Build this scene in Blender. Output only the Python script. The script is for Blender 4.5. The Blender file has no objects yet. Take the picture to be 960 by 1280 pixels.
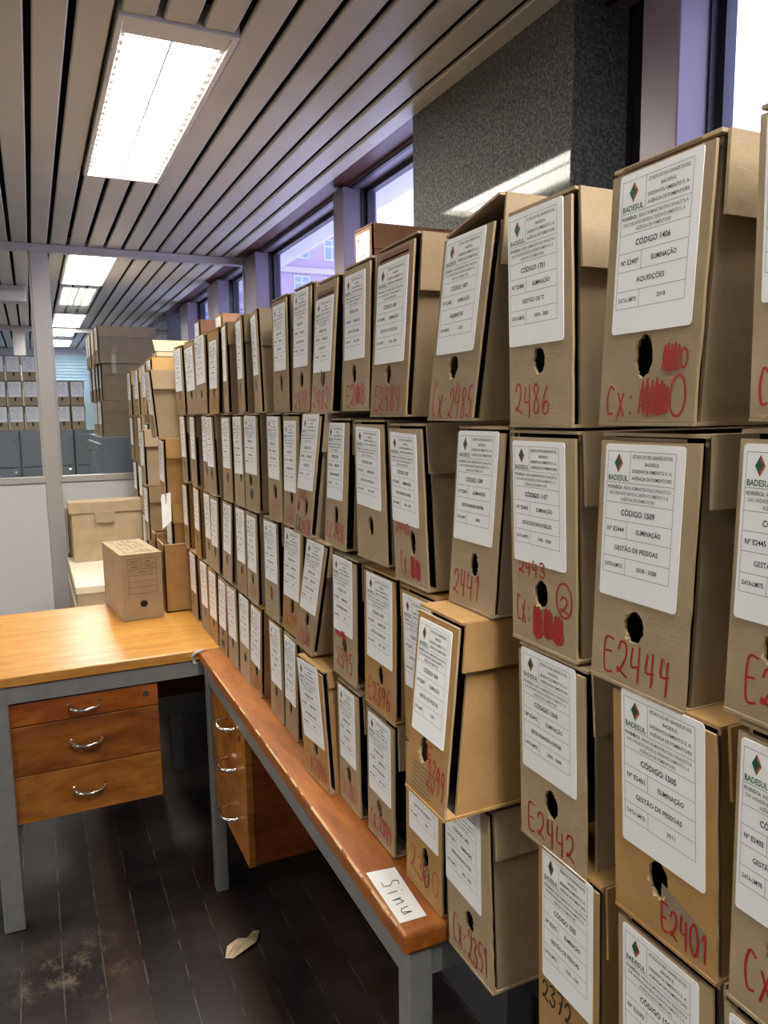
import bpy, math, random
from mathutils import Vector, Matrix
R = random.Random(7)
SC = bpy.context.scene
COL = SC.collection
# ---------------------------------------------------------------- camera
# world frame: camera stands over the origin, z=0 is its eye height, floor at z=-1.45
FLOOR, CEIL, DESK = -1.45, 0.99, -0.70
def cam_axes(yaw, pit, rol):
    cy, sy, cp, sp = math.cos(yaw), math.sin(yaw), math.cos(pit), math.sin(pit)
    f = Vector((sy*cp, cy*cp, -sp)); r = Vector((cy, -sy, 0)); u = r.cross(f)
    c, s = math.cos(rol), math.sin(rol)
    return c*r+s*u, -s*r+c*u, f
r_, u_, f_ = cam_axes(math.radians(24.7765), math.radians(7.4776), math.radians(-0.79995))
cd = bpy.data.cameras.new('camera'); cam = bpy.data.objects.new('camera', cd); COL.objects.link(cam)
m3 = Matrix((r_, u_, -f_)).transposed()
cam.matrix_world = m3.to_4x4()
cd.sensor_fit = 'VERTICAL'; cd.sensor_height = 36.0; cd.lens = 944.67/1280*36.0; cd.clip_start = 0.02; cd.clip_end = 600
SC.camera = cam
# ---------------------------------------------------------------- world, exposure
w = bpy.data.worlds.new('sky'); SC.world = w; w.use_nodes = True
nt = w.node_tree; bg = nt.nodes['Background']
bg.inputs[0].default_value = (0.84, 0.90, 1.0, 1); bg.inputs[1].default_value = 3.0
SC.view_settings.view_transform = 'Standard'; SC.view_settings.look = 'None'
SC.view_settings.gamma = 1.0; SC.view_settings.use_curve_mapping = False
SC.view_settings.exposure = 0.73
SC.cycles.max_bounces = 10; SC.cycles.diffuse_bounces = 6; SC.cycles.glossy_bounces = 4; SC.cycles.transparent_max_bounces = 12
SC.cycles.sample_clamp_indirect = 8
LAMP = 28.0          # radiance of the fluorescent diffusers
# ---------------------------------------------------------------- materials
def lin(c):
    return tuple(((v/255)/12.92 if v/255 <= .04045 else ((v/255+.055)/1.055)**2.4) for v in c)
def mat(name, rgb, rough=.6, metal=0., spec=.5):
    m = bpy.data.materials.new(name); m.use_nodes = True
    b = m.node_tree.nodes['Principled BSDF']
    b.inputs['Base Color'].default_value = (*lin(rgb), 1); b.inputs['Roughness'].default_value = rough
    b.inputs['Metallic'].default_value = metal; b.inputs['Specular IOR Level'].default_value = spec
    return m
def N(m, t, **k):
    n = m.node_tree.nodes.new(t)
    for a, v in k.items():
        if a in n.inputs: n.inputs[a].default_value = v
        else: setattr(n, a, v)
    return n
def L(m, a, ao, b, bi): m.node_tree.links.new(a.outputs[ao], b.inputs[bi])
def ramp(m, stops):
    n = m.node_tree.nodes.new('ShaderNodeValToRGB'); cr = n.color_ramp
    while len(cr.elements) < len(stops): cr.elements.new(.5)
    for e, (p, c) in zip(cr.elements, stops): e.position = p; e.color = (*lin(c), 1)
    return n
def coords(m, scale=(1, 1, 1), kind='Object'):
    t = N(m, 'ShaderNodeTexCoord'); mp = N(m, 'ShaderNodeMapping'); mp.inputs['Scale'].default_value = scale
    L(m, t, kind, mp, 'Vector'); return mp
def BS(m): return m.node_tree.nodes['Principled BSDF']
def bump(m, src, out, strength=.2, dist=.002, chain=None):
    b = N(m, 'ShaderNodeBump'); b.inputs['Strength'].default_value = strength; b.inputs['Distance'].default_value = dist
    L(m, src, out, b, 'Height')
    if chain: L(m, chain, 'Normal', b, 'Normal')
    L(m, b, 'Normal', BS(m), 'Normal'); return b
def kraft(name, a, b):
    m = mat(name, a, .78, 0, .25)
    mp = coords(m, (6, 6, 6)); n = N(m, 'ShaderNodeTexNoise'); n.inputs['Scale'].default_value = 3; n.inputs['Detail'].default_value = 6
    L(m, mp, 'Vector', n, 'Vector')
    mp2 = coords(m, (90, 90, 700)); n2 = N(m, 'ShaderNodeTexNoise'); n2.inputs['Scale'].default_value = 3; n2.inputs['Detail'].default_value = 3
    L(m, mp2, 'Vector', n2, 'Vector')
    cr = ramp(m, [(.3, b), (.7, a)]); L(m, n, 'Fac', cr, 'Fac')
    oi = N(m, 'ShaderNodeObjectInfo'); mr = N(m, 'ShaderNodeMapRange'); mr.inputs[3].default_value = .88; mr.inputs[4].default_value = 1.08
    L(m, oi, 'Random', mr, 0)
    m2 = N(m, 'ShaderNodeMapRange'); m2.inputs[1].default_value = .3; m2.inputs[2].default_value = .7; m2.inputs[3].default_value = .93; m2.inputs[4].default_value = 1.07
    L(m, n2, 'Fac', m2, 0)
    mu = N(m, 'ShaderNodeMath', operation='MULTIPLY'); L(m, mr, 0, mu, 0); L(m, m2, 0, mu, 1)
    hs = N(m, 'ShaderNodeHueSaturation'); L(m, cr, 'Color', hs, 'Color'); L(m, mu, 0, hs, 'Value'); L(m, hs, 'Color', BS(m), 'Base Color')
    wv = N(m, 'ShaderNodeTexWave', bands_direction='Z'); wv.inputs['Scale'].default_value = 70; wv.inputs['Distortion'].default_value = .8
    mp3 = coords(m, (1, 1, 1)); L(m, mp3, 'Vector', wv, 'Vector')
    b1 = bump(m, wv, 'Fac', .05, .0006); bump(m, n, 'Fac', .35, .006, b1)
    return m
K1 = kraft('kraft_grey', (174, 156, 129), (162, 143, 116))
K2 = kraft('kraft_brown', (165, 144, 115), (151, 130, 102))
K3 = kraft('kraft_tan', (178, 144, 94), (164, 128, 80))
K4 = kraft('kraft_red', (172, 128, 96), (158, 114, 84))
KRAFT = [K1, K2, K3, K4]
KEDGE = mat('cardboard_edge', (168, 146, 114), .85)
KIN = mat('shaded_inside', (58, 46, 34), .95)  # inner faces coloured darker than kraft, painting shade into holes and slits
def paper():
    m = mat('label_paper', (248, 250, 252), .55); mp = coords(m, (1, 1, 1)); n = N(m, 'ShaderNodeTexNoise'); n.inputs['Scale'].default_value = 25
    L(m, mp, 'Vector', n, 'Vector'); bump(m, n, 'Fac', .12, .002); return m
PAPER = paper()
INK = mat('print_ink', (42, 42, 48), .6); INKG = mat('print_ink_light', (95, 97, 102), .6); INKL = mat('print_line', (120, 122, 128), .6)
GREEN = mat('logo_green', (28, 84, 62), .5); ORANGE = mat('logo_orange', (196, 92, 52), .5)
RED = mat('red_marker', (168, 40, 38), .5); BLACKM = mat('black_marker', (44, 38, 40), .5); REDF = mat('faded_red_marker', (182, 96, 80), .6)
STRIPM = mat('printed_strip', (138, 92, 76), .7); STAMP = mat('stamp_ink', (128, 108, 84), .7); GREYTAPE = mat('grey_sticker', (140, 126, 104), .6)
PRINTB = mat('kraft_print_ink', (112, 88, 72), .7)
def wood(name, a, b, c, rough, scale=(2, 14, 14), coat=.35):
    m = mat(name, b, rough); mp = coords(m, scale)
    n = N(m, 'ShaderNodeTexNoise'); n.inputs['Scale'].default_value = 1.6; n.inputs['Detail'].default_value = 7; n.inputs['Distortion'].default_value = 1.2
    L(m, mp, 'Vector', n, 'Vector'); cr = ramp(m, [(.28, c), (.5, b), (.72, a)]); L(m, n, 'Fac', cr, 'Fac')
    n2 = N(m, 'ShaderNodeTexNoise'); n2.inputs['Scale'].default_value = 9; n2.inputs['Detail'].default_value = 5; L(m, mp, 'Vector', n2, 'Vector')
    mx = N(m, 'ShaderNodeMixRGB', blend_type='MULTIPLY'); mx.inputs[0].default_value = .35
    cr2 = ramp(m, [(.35, (170, 150, 130)), (.6, (255, 255, 255))]); L(m, n2, 'Fac', cr2, 'Fac')
    L(m, cr, 'Color', mx, 1); L(m, cr2, 'Color', mx, 2); L(m, mx, 'Color', BS(m), 'Base Color')
    BS(m).inputs['Coat Weight'].default_value = coat; BS(m).inputs['Coat Roughness'].default_value = .22
    bump(m, n2, 'Fac', .05, .001); return m
W_HONEY = wood('honey_veneer', (216, 160, 80), (204, 146, 64), (186, 124, 48), .42, (2.2, 16, 16), .2)
W_ORANGE = wood('orange_veneer', (186, 116, 50), (172, 102, 40), (150, 84, 30), .42, (16, 2.2, 16), .2)
W_DRAW = wood('drawer_veneer', (188, 126, 50), (170, 108, 38), (144, 86, 30), .4, (3, 9, 9))
W_DARKDRAW = wood('drawer_veneer_dark', (172, 108, 42), (150, 88, 32), (112, 60, 22), .42, (3, 9, 9))
W_SIDE = wood('pedestal_side', (146, 76, 34), (128, 62, 28), (104, 48, 22), .45, (3, 9, 9))
W_EDGE = wood('desk_edge', (150, 88, 44), (124, 66, 32), (90, 46, 24), .5, (4, 4, 20))
W_SOFF = wood('soffit_wood', (104, 66, 56), (88, 54, 46), (66, 40, 36), .5, (14, 2, 10), .1)
WORN = mat('worn_edge', (206, 168, 122), .8)
def steel():
    m = mat('grey_steel', (150, 152, 154), .36, .35); mp = coords(m, (6, 6, 6)); n = N(m, 'ShaderNodeTexNoise'); n.inputs['Scale'].default_value = 5; n.inputs['Detail'].default_value = 5
    L(m, mp, 'Vector', n, 'Vector'); cr = ramp(m, [(.3, (146, 147, 148)), (.7, (158, 159, 160))]); L(m, n, 'Fac', cr, 'Fac'); L(m, cr, 'Color', BS(m), 'Base Color'); return m
STEEL = steel(); CHROME = mat('chrome', (226, 222, 214), .14, 1.0); DARKMETAL = mat('dark_metal', (46, 46, 54), .45, .5)
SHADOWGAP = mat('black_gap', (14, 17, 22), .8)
def slat():
    m = mat('slat_enamel', (200, 194, 186), .42, 0, .4); mp = coords(m, (1, 1, 1)); n = N(m, 'ShaderNodeTexNoise'); n.inputs['Scale'].default_value = 1.3; n.inputs['Detail'].default_value = 4
    L(m, mp, 'Vector', n, 'Vector'); cr = ramp(m, [(.35, (190, 186, 172)), (.65, (205, 202, 188))]); L(m, n, 'Fac', cr, 'Fac'); 
    n2 = N(m, 'ShaderNodeTexNoise'); n2.inputs['Scale'].default_value = 1; n2.inputs['Detail'].default_value = 3; mp2 = coords(m, (22, 1.4, 1)); mp2.inputs['Location'].default_value = (0, .35, 0)
    L(m, mp2, 'Vector', n2, 'Vector'); cr2 = ramp(m, [(.70, (255, 255, 255)), (.745, (205, 178, 148))]); L(m, n2, 'Fac', cr2, 'Fac')
    mx = N(m, 'ShaderNodeMixRGB', blend_type='MULTIPLY'); mx.inputs[0].default_value = .9; L(m, cr, 'Color', mx, 1); L(m, cr2, 'Color', mx, 2)
    L(m, mx, 'Color', BS(m), 'Base Color'); return m
SLAT = slat()
FRAMEW = mat('white_enamel', (214, 212, 206), .35)
def emit(name, rgb, s):
    m = bpy.data.materials.new(name); m.use_nodes = True; n = m.node_tree; n.nodes.remove(n.nodes['Principled BSDF'])
    e = n.nodes.new('ShaderNodeEmission'); e.inputs[0].default_value = (*lin(rgb), 1); e.inputs[1].default_value = s
    n.links.new(e.outputs[0], n.nodes['Material Output'].inputs[0]); return m
GLOW = emit('lit_diffuser', (255, 249, 236), LAMP)
def granite():
    m = mat('granite', (96, 94, 92), .045, 0, .10); mp = coords(m, (1, 1, 1)); n = N(m, 'ShaderNodeTexNoise'); n.inputs['Scale'].default_value = 130; n.inputs['Detail'].default_value = 4
    L(m, mp, 'Vector', n, 'Vector'); n1 = N(m, 'ShaderNodeTexVoronoi'); n1.inputs['Scale'].default_value = 150; L(m, mp, 'Vector', n1, 'Vector')
    cr = ramp(m, [(.36, (76, 78, 78)), (.5, (98, 99, 98)), (.68, (126, 127, 124))]); L(m, n, 'Fac', cr, 'Fac')
    cr1 = ramp(m, [(.0, (120, 120, 120)), (.6, (255, 255, 255))]); L(m, n1, 'Distance', cr1, 'Fac')
    mx = N(m, 'ShaderNodeMixRGB', blend_type='MULTIPLY'); mx.inputs[0].default_value = .35; L(m, cr, 'Color', mx, 1); L(m, cr1, 'Color', mx, 2)
    L(m, mx, 'Color', BS(m), 'Base Color'); return m
GRAN = granite()
MULL = mat('mullion_paint', (118, 106, 116), .4, .1); MULLD = mat('window_gasket', (30, 28, 40), .5)
def clear(name, refl=1.0, tint=(236, 240, 244), rough=.0):
    m = bpy.data.materials.new(name); m.use_nodes = True; n = m.node_tree; n.nodes.remove(n.nodes['Principled BSDF'])
    t = n.nodes.new('ShaderNodeBsdfTransparent'); t.inputs[0].default_value = (*lin(tint), 1)
    g = n.nodes.new('ShaderNodeBsdfGlossy'); g.inputs['Roughness'].default_value = rough
    # Schlick reflectance from the angle of view, the same on both faces of the pane
    ge = n.nodes.new('ShaderNodeNewGeometry'); dt = n.nodes.new('ShaderNodeVectorMath'); dt.operation = 'DOT_PRODUCT'
    n.links.new(ge.outputs['Incoming'], dt.inputs[0]); n.links.new(ge.outputs['Normal'], dt.inputs[1])
    def mth(op, src, v, first=True):
        q = n.nodes.new('ShaderNodeMath'); q.operation = op; n.links.new(src, q.inputs[0 if first else 1])
        if v is not None: q.inputs[1 if first else 0].default_value = v
        return q.outputs[0]
    c = mth('ABSOLUTE', dt.outputs['Value'], None); c = mth('SUBTRACT', c, 1.0, False); c = mth('POWER', c, 5.0); c = mth('MULTIPLY', c, .92*refl); c = mth('ADD', c, .045*refl)
    mx = n.nodes.new('ShaderNodeMixShader'); n.links.new(c, mx.inputs[0]); n.links.new(t.outputs[0], mx.inputs[1]); n.links.new(g.outputs[0], mx.inputs[2])
    n.links.new(mx.outputs[0], n.nodes['Material Output'].inputs[0]); return m
GLASS = clear('window_glass', 1.0, (230, 230, 252)); PGLASS = clear('partition_glass', .35, (243, 245, 248))
def floor_mat():
    m = mat('dark_floor', (48, 38, 36), .42, 0, .4); mp = coords(m, (1, 1, 1))
    # planks run along y, 0.1 m wide
    sx = N(m, 'ShaderNodeSeparateXYZ'); L(m, mp, 'Vector', sx, 'Vector')
    a = N(m, 'ShaderNodeMath', operation='ADD'); a.inputs[1].default_value = 10.022; L(m, sx, 'X', a, 0)
    d = N(m, 'ShaderNodeMath', operation='DIVIDE'); d.inputs[1].default_value = .099; L(m, a, 0, d, 0)
    fr = N(m, 'ShaderNodeMath', operation='FRACT'); L(m, d, 0, fr, 0)
    fl = N(m, 'ShaderNodeMath', operation='FLOOR'); L(m, d, 0, fl, 0)
    wn = N(m, 'ShaderNodeTexWhiteNoise', noise_dimensions='1D'); L(m, fl, 0, wn, 'W')
    c0 = ramp(m, [(0, (34, 29, 31)), (.5, (42, 34, 33)), (1, (56, 40, 34))]); L(m, wn, 'Value', c0, 'Fac')
    g1 = N(m, 'ShaderNodeMath', operation='LESS_THAN'); g1.inputs[1].default_value = .035; L(m, fr, 0, g1, 0)
    nn = N(m, 'ShaderNodeTexNoise'); nn.inputs['Scale'].default_value = 14; nn.inputs['Detail'].default_value = 6; L(m, mp, 'Vector', nn, 'Vector')
    gm = N(m, 'ShaderNodeMapRange'); gm.inputs[1].default_value = .40; gm.inputs[2].default_value = .66; L(m, nn, 'Fac', gm, 0)
    gmul = N(m, 'ShaderNodeMath', operation='MULTIPLY'); L(m, g1, 0, gmul, 0); L(m, gm, 0, gmul, 1)
    mx = N(m, 'ShaderNodeMixRGB'); L(m, g1, 0, mx, 0); L(m, c0, 'Color', mx, 1); mx.inputs[2].default_value = (*lin((26, 22, 22)), 1)
    mxb = N(m, 'ShaderNodeMixRGB'); L(m, gmul, 0, mxb, 0); L(m, mx, 'Color', mxb, 1); mxb.inputs[2].default_value = (*lin((104, 98, 94)), 1)
    # dust and scuffs
    n3 = N(m, 'ShaderNodeTexNoise'); n3.inputs['Scale'].default_value = 2.2; n3.inputs['Detail'].default_value = 8; n3.inputs['Roughness'].default_value = .7; L(m, mp, 'Vector', n3, 'Vector')
    r3 = N(m, 'ShaderNodeMapRange'); r3.inputs[1].default_value = .48; r3.inputs[2].default_value = .8; r3.inputs[4].default_value = .42; L(m, n3, 'Fac', r3, 0)
    mx2 = N(m, 'ShaderNodeMixRGB'); L(m, r3, 0, mx2, 0); L(m, mxb, 'Color', mx2, 1); mx2.inputs[2].default_value = (*lin((112, 104, 98)), 1)
    # one dusty patch by the left desk leg
    vm = N(m, 'ShaderNodeVectorMath', operation='DISTANCE'); vm.inputs[1].default_value = (.0, 2.0, 0); L(m, mp, 'Vector', vm, 0)
    # world z of floor plane in object space is 0
    r4 = N(m, 'ShaderNodeMapRange'); r4.inputs[1].default_value = .0; r4.inputs[2].default_value = .19; r4.inputs[3].default_value = 1; r4.inputs[4].default_value = 0; L(m, vm, 'Value', r4, 0)
    mp5 = coords(m, (8, 6, 1)); mp5.inputs['Rotation'].default_value = (0, 0, .7); n5 = N(m, 'ShaderNodeTexNoise'); n5.inputs['Scale'].default_value = 1.6; n5.inputs['Detail'].default_value = 10; n5.inputs['Roughness'].default_value = .8; L(m, mp5, 'Vector', n5, 'Vector')
    r5 = N(m, 'ShaderNodeMapRange'); r5.inputs[1].default_value = .5; r5.inputs[2].default_value = .7; r5.inputs[4].default_value = .5; L(m, n5, 'Fac', r5, 0)
    m5 = N(m, 'ShaderNodeMath', operation='MULTIPLY'); L(m, r4, 0, m5, 0); L(m, r5, 0, m5, 1)
    mx3 = N(m, 'ShaderNodeMixRGB'); L(m, m5, 0, mx3, 0); L(m, mx2, 'Color', mx3, 1); mx3.inputs[2].default_value = (*lin((190, 172, 150)), 1)
    L(m, mx3, 'Color', BS(m), 'Base Color')
    r6 = N(m, 'ShaderNodeMapRange'); r6.inputs[3].default_value = .25; r6.inputs[4].default_value = .6; L(m, n3, 'Fac', r6, 0); L(m, r6, 0, BS(m), 'Roughness')
    bump(m, nn, 'Fac', .12, .003); return m
FLOORM = floor_mat()
WALLW = mat('white_panel', (222, 222, 224), .5); ALU = mat('pale_aluminium', (192, 188, 186), .4, .15); WALLM = mat('office_wall', (206, 204, 200), .7)
CABG = mat('cabinet_grey', (130, 138, 145), .4, .1); CABD = mat('cabinet_seam', (56, 62, 72), .6)
FAC = mat('facade_brick', (150, 134, 150), .8); FACD = mat('facade_band', (162, 152, 166), .8); FWIN = mat('facade_window_frame', (176, 182, 196), .6); FPANE = mat('facade_pane', (112, 128, 164), .3)
BLIND = mat('blue_blind', (176, 204, 214), .6)
# ---------------------------------------------------------------- mesh helpers
class MB:
    def __init__(s): s.v, s.f, s.m = [], [], []
    def face(s, pts, mi=0):
        n = len(s.v); s.v += [tuple(p) for p in pts]; s.f.append(tuple(range(n, n+len(pts)))); s.m.append(mi)
    def box(s, x0, x1, y0, y1, z0, z1, mi=0, bev=0):
        n = len(s.v); s.v += [(x, y, z) for z in (z0, z1) for y in (y0, y1) for x in (x0, x1)]
        for f in ((0, 2, 3, 1), (4, 5, 7, 6), (0, 1, 5, 4), (2, 6, 7, 3), (0, 4, 6, 2), (1, 3, 7, 5)):
            s.f.append(tuple(n+i for i in f)); s.m.append(mi)
    def prism(s, poly, a, b, axis='z', mi=0):
        def P(p, t):
            if axis == 'z': return (p[0], p[1], t)
            if axis == 'x': return (t, p[0], p[1])
            return (p[0], t, p[1])
        k = len(poly); n = len(s.v); s.v += [P(p, a) for p in poly]+[P(p, b) for p in poly]
        s.f.append(tuple(n+i for i in range(k))[::-1]); s.m.append(mi); s.f.append(tuple(n+k+i for i in range(k))); s.m.append(mi)
        for i in range(k):
            j = (i+1) % k; s.f.append((n+i, n+j, n+k+j, n+k+i)); s.m.append(mi)
    def tube(s, pts, r, seg=10, mi=0):
        pts = [Vector(p) for p in pts]; n0 = len(s.v); up = Vector((0, 0, 1))
        for i, p in enumerate(pts):
            d = (pts[min(i+1, len(pts)-1)]-pts[max(i-1, 0)]).normalized()
            a = d.cross(up); a = a.normalized() if a.length > 1e-4 else Vector((1, 0, 0)); b = d.cross(a)
            for k in range(seg):
                t = 2*math.pi*k/seg; s.v.append(tuple(p+(a*math.cos(t)+b*math.sin(t))*r))
        for i in range(len(pts)-1):
            for k in range(seg):
                l = (k+1) % seg; s.f.append((n0+i*seg+k, n0+i*seg+l, n0+(i+1)*seg+l, n0+(i+1)*seg+k)); s.m.append(mi)
        s.f.append(tuple(n0+k for k in range(seg))); s.m.append(mi); s.f.append(tuple(n0+(len(pts)-1)*seg+k for k in range(seg))); s.m.append(mi)
    def ribbon(s, pts, wd, mi=0, x=0.0):
        """stroke in the (u,v) plane of a front face; u is read to the right (= -y), v is up"""
        for (a, b) in zip(pts, pts[1:]):
            dx, dy = b[0]-a[0], b[1]-a[1]; l = math.hypot(dx, dy)
            if l < 1e-6: continue
            nx, ny = -dy/l*wd/2, dx/l*wd/2; ex, ey = dx/l*wd*.3, dy/l*wd*.3
            s.face([(x, -(a[0]-ex+nx), a[1]-ey+ny), (x, -(a[0]-ex-nx), a[1]-ey-ny), (x, -(b[0]+ex-nx), b[1]+ey-ny), (x, -(b[0]+ex+nx), b[1]+ey+ny)], mi)
    def mesh(s, name, mats, warp=None):
        me = bpy.data.meshes.new(name); me.from_pydata([warp(v) for v in s.v] if warp else s.v, [], s.f)
        for m in (mats if isinstance(mats, (list, tuple)) else [mats]): me.materials.append(m)
        for p, i in zip(me.polygons, s.m): p.material_index = i
        me.update(); return me
    def build(s, name, mats, parent=None, warp=None, bev=0, smooth=False):
        o = bpy.data.objects.new(name, s.mesh(name, mats, warp)); COL.objects.link(o)
        if parent: o.parent = parent
        if bev:
            md = o.modifiers.new('bevel', 'BEVEL'); md.width = bev; md.segments = 2; md.limit_method = 'ANGLE'
        if smooth:
            for p in o.data.polygons: p.use_smooth = True
        return o
def empty(name, loc=(0, 0, 0), rz=0, parent=None):
    o = bpy.data.objects.new(name, None); COL.objects.link(o); o.location = loc; o.rotation_euler = (0, 0, rz); o.empty_display_size = .05
    if parent: o.parent = parent
    return o
def tag(o, label=None, cat=None, group=None, kind=None):
    if label: o['label'] = label
    if cat: o['category'] = cat
    if group: o['group'] = group
    if kind: o['kind'] = kind
    return o
def struct(o): o['kind'] = 'structure'; return o
def bx(name, x0, x1, y0, y1, z0, z1, m, parent=None, bev=0):
    """a box whose object origin sits at its own base centre"""
    cx, cy = (x0+x1)/2, (y0+y1)/2
    b = MB(); b.box(x0-cx, x1-cx, y0-cy, y1-cy, 0, z1-z0); o = b.build(name, m, parent, bev=bev); o.location = (cx, cy, z0); return o
# ================================================================ STRUCTURE
b = MB(); b.box(-4, 1.3, -3.2, 12.2, -.05, 0); fl = struct(b.build('floor', FLOORM)); fl.location = (0, 0, FLOOR)
# metal slat ceiling: slats run along y, 0.101 m apart, black plenum behind
LIGHTS = [(.262, .567, -.83, .55), (.262, .567, 2.09, 3.47), (.262, .567, 4.97, 6.26), (.262, .567, 8.0, 9.2), (.262, .567, 10.7, 11.7)]
LIGHTS += [(x-2.32, X-2.32, a, b_) for (x, X, a, b_) in LIGHTS]
b = MB()
xg0 = .058; n0 = -41
def slat_piece(b, x0, x1, y0, y1):
    b.prism([(x0, CEIL+.012), (x0, CEIL+.004), (x0+.004, CEIL), (x1-.004, CEIL), (x1, CEIL+.004), (x1, CEIL+.012)], y0, y1, 'y')
for i in range(n0, 12):
    x0 = xg0+.101*i+.0095; x1 = xg0+.101*(i+1)-.0095
    if i == 11: x1 = 1.243
    segs = [(-3.2, 12.2)]
    for (lx0, lx1, ly0, ly1) in LIGHTS:
        if x1 > lx0+.002 and x0 < lx1-.002:
            segs = [s for (a, c) in segs for s in (((a, ly0-.004), (ly1+.004, c)) if a < ly0 < c else ((a, c),))]
    for (a, c) in segs: slat_piece(b, x0, x1, a, c)
ceil = struct(b.build('ceiling', SLAT))
b = MB(); b.box(-4, 1.6, -3.2, 12.2, CEIL+.14, CEIL+.18)
struct(b.build('ceiling_plenum', SHADOWGAP))
# enclosing walls
struct(bx('wall_left', -4.1, -4.0, -3.2, 12.2, FLOOR, CEIL+.14, WALLM))
struct(bx('wall_rear', -4.0, 1.243, -3.3, -3.2, FLOOR, CEIL+.14, WALLM))
struct(bx('wall_far', -4.0, 1.6, 12.2, 12.3, FLOOR, CEIL+.14, WALLM))
# window wall: low wall with a deep ledge, windows above
struct(bx('wall_right', .875, 1.60, -3.2, 12.2, FLOOR, .285, mat('dark_casing', (66, 64, 74), .6)))
GX = 1.42
cols = [(-.35-2.8, -3.0+.0), (1.57, 2.42), (7.55, 8.4)]
def column(k, y0, y1): struct(bx('trim_%d' % k, 1.243, 1.60, y0, y1, .285, CEIL+.02, GRAN, bev=.004))
column(1, 1.57, 2.42); column(2, 7.6, 8.45)
# soffit board and head frame
struct(bx('trim_3', 1.243, 1.34, -3.2, 12.2, CEIL+.006, CEIL+.02, W_SOFF))
o = struct(bx('trim_4', 1.336, 1.46, -3.2, 12.2, CEIL-.008, CEIL+.02, MULL)); bx('head_gasket', 1.334, 1.35, -3.2, 12.2, CEIL-.014, CEIL-.008, MULLD)
hg = bpy.data.objects['head_gasket']; hg.parent = o; hg.location = (hg.location.x-o.location.x, 0, hg.location.z-o.location.z)
struct(bx('wall_upper', 1.46, 1.60, -3.2, 12.2, CEIL-.01, CEIL+.18, WALLM))
# mullions (front face at x=1.30) and windows between them
mull = [(-3.2, -2.6), (-1.2, -1.06), (.0, .12), (1.29, 1.40), (3.2, 3.32), (4.63, 4.90), (5.66, 6.02), (6.85, 7.2), (8.8, 9.0), (10.3, 10.45), (11.8, 12.2)]
for k, (a, c) in enumerate(mull):
    o = struct(bx('trim_%d' % (k+5), 1.30, 1.46, a, c, .285, CEIL-.008, MULL, bev=.003))
    for yy in ((a-.006, a), (c, c+.006)):
        g = bx('gasket', 1.385, 1.45, yy[0], yy[1], .285, CEIL-.008, MULLD); g.parent = o; g.location = (g.location.x-o.location.x, g.location.y-o.location.y, 0)
spans = [(-2.6, -1.2), (-1.06, 0), (.12, 1.29), (1.40, 1.57), (2.42, 3.2), (3.32, 4.63), (4.90, 5.66), (6.02, 6.85), (7.2, 7.6), (8.45, 8.8), (9.0, 10.3), (10.45, 11.8)]
for k, (a, c) in enumerate(spans):
    r = struct(empty('window_%d' % (k+1), (GX, (a+c)/2, .285)))
    h = (c-a)/2; H = CEIL-.008-.285
    b = MB()
    for (y0, y1, z0, z1) in ((-h+.006, -h+.024, 0, H), (h-.024, h-.006, 0, H), (-h+.006, h-.006, 0, .03), (-h+.006, h-.006, H-.022, H)): b.box(-.012, .02, y0, y1, z0, z1)
    b.build('window_frame', MULLD, r)
    if k == 3: b = MB(); b.box(-.008, .0, -h+.006, h-.006, .0, H); b.build('blank_panel', MULLD, r)
    else:
        b = MB(); b.box(.002, .006, -h+.02, h-.02, .03, H-.02); b.build('window_pane', GLASS, r)
# ---------------------------------------------------------------- glazed partition at y=4.92
PY = 4.92
part = struct(empty('wall_partition', (0, PY, FLOOR)))
def pb(name, x0, x1, y0, y1, z0, z1, m, bev=0.002):
    o = bx(name, x0, x1, y0, y1, z0, z1, m, bev=bev); o.parent = part; o.location = (o.location.x, o.location.y-PY, o.location.z-FLOOR); return o
pb('top_rail', -4, 1.31, PY-.02, PY+.03, .945, .988, ALU)
for x in (-3.6, -2.37, -1.16, .055): pb('post', x, x+.084, PY-.022, PY+.035, FLOOR, .945, ALU)
pb('post', 1.306, 1.38, PY-.03, PY+.03, FLOOR+1.735, .985, ALU)
for (x0, x1) in ((-3.516, -2.37), (-2.286, -1.16), (-1.076, .055), (.139, .875)):
    pb('sill_rail', x0, x1, PY-.018, PY+.03, -.385, -.348, ALU)
    pb('lower_panel', x0, x1, PY-.004, PY+.02, FLOOR, -.385, WALLW)
for (x0, x1, z0) in ((-3.516, -2.37, -.348), (-2.286, -1.16, -.348), (-1.076, .055, -.348), (.139, .875, -.348)):
    pb('glass_pane', x0, x1 if x1 < .8 else 1.306, PY+.004, PY+.008, z0, .945, PGLASS, 0)
for (x0, x1) in ((-1.076, .055), (.139, 1.306)):
    for (a, c) in ((x0, x0+.012), (x1-.012, x1)): pb('glazing_bead', a, c, PY-.012, PY+.004, -.348 if c < .875 else .285, .945, ALU, .001)
# second partition and downstand further back
p2 = struct(empty('wall_inner', (0, 9.3, FLOOR)))
for (nm, x0, x1, z0, z1) in (('top_rail', -4, 1.3, .94, .988), ('post', -.12, -.0, FLOOR, .94), ('post', -2.0, -1.9, FLOOR, .94)):
    o = bx(nm, x0, x1, 9.28, 9.33, z0, z1, ALU); o.parent = p2; o.location = (o.location.x, 0, o.location.z-FLOOR)
struct(bx('trim_20', -4, .03, 6.45, 6.62, .87, .985, ALU, bev=.003))
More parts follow.
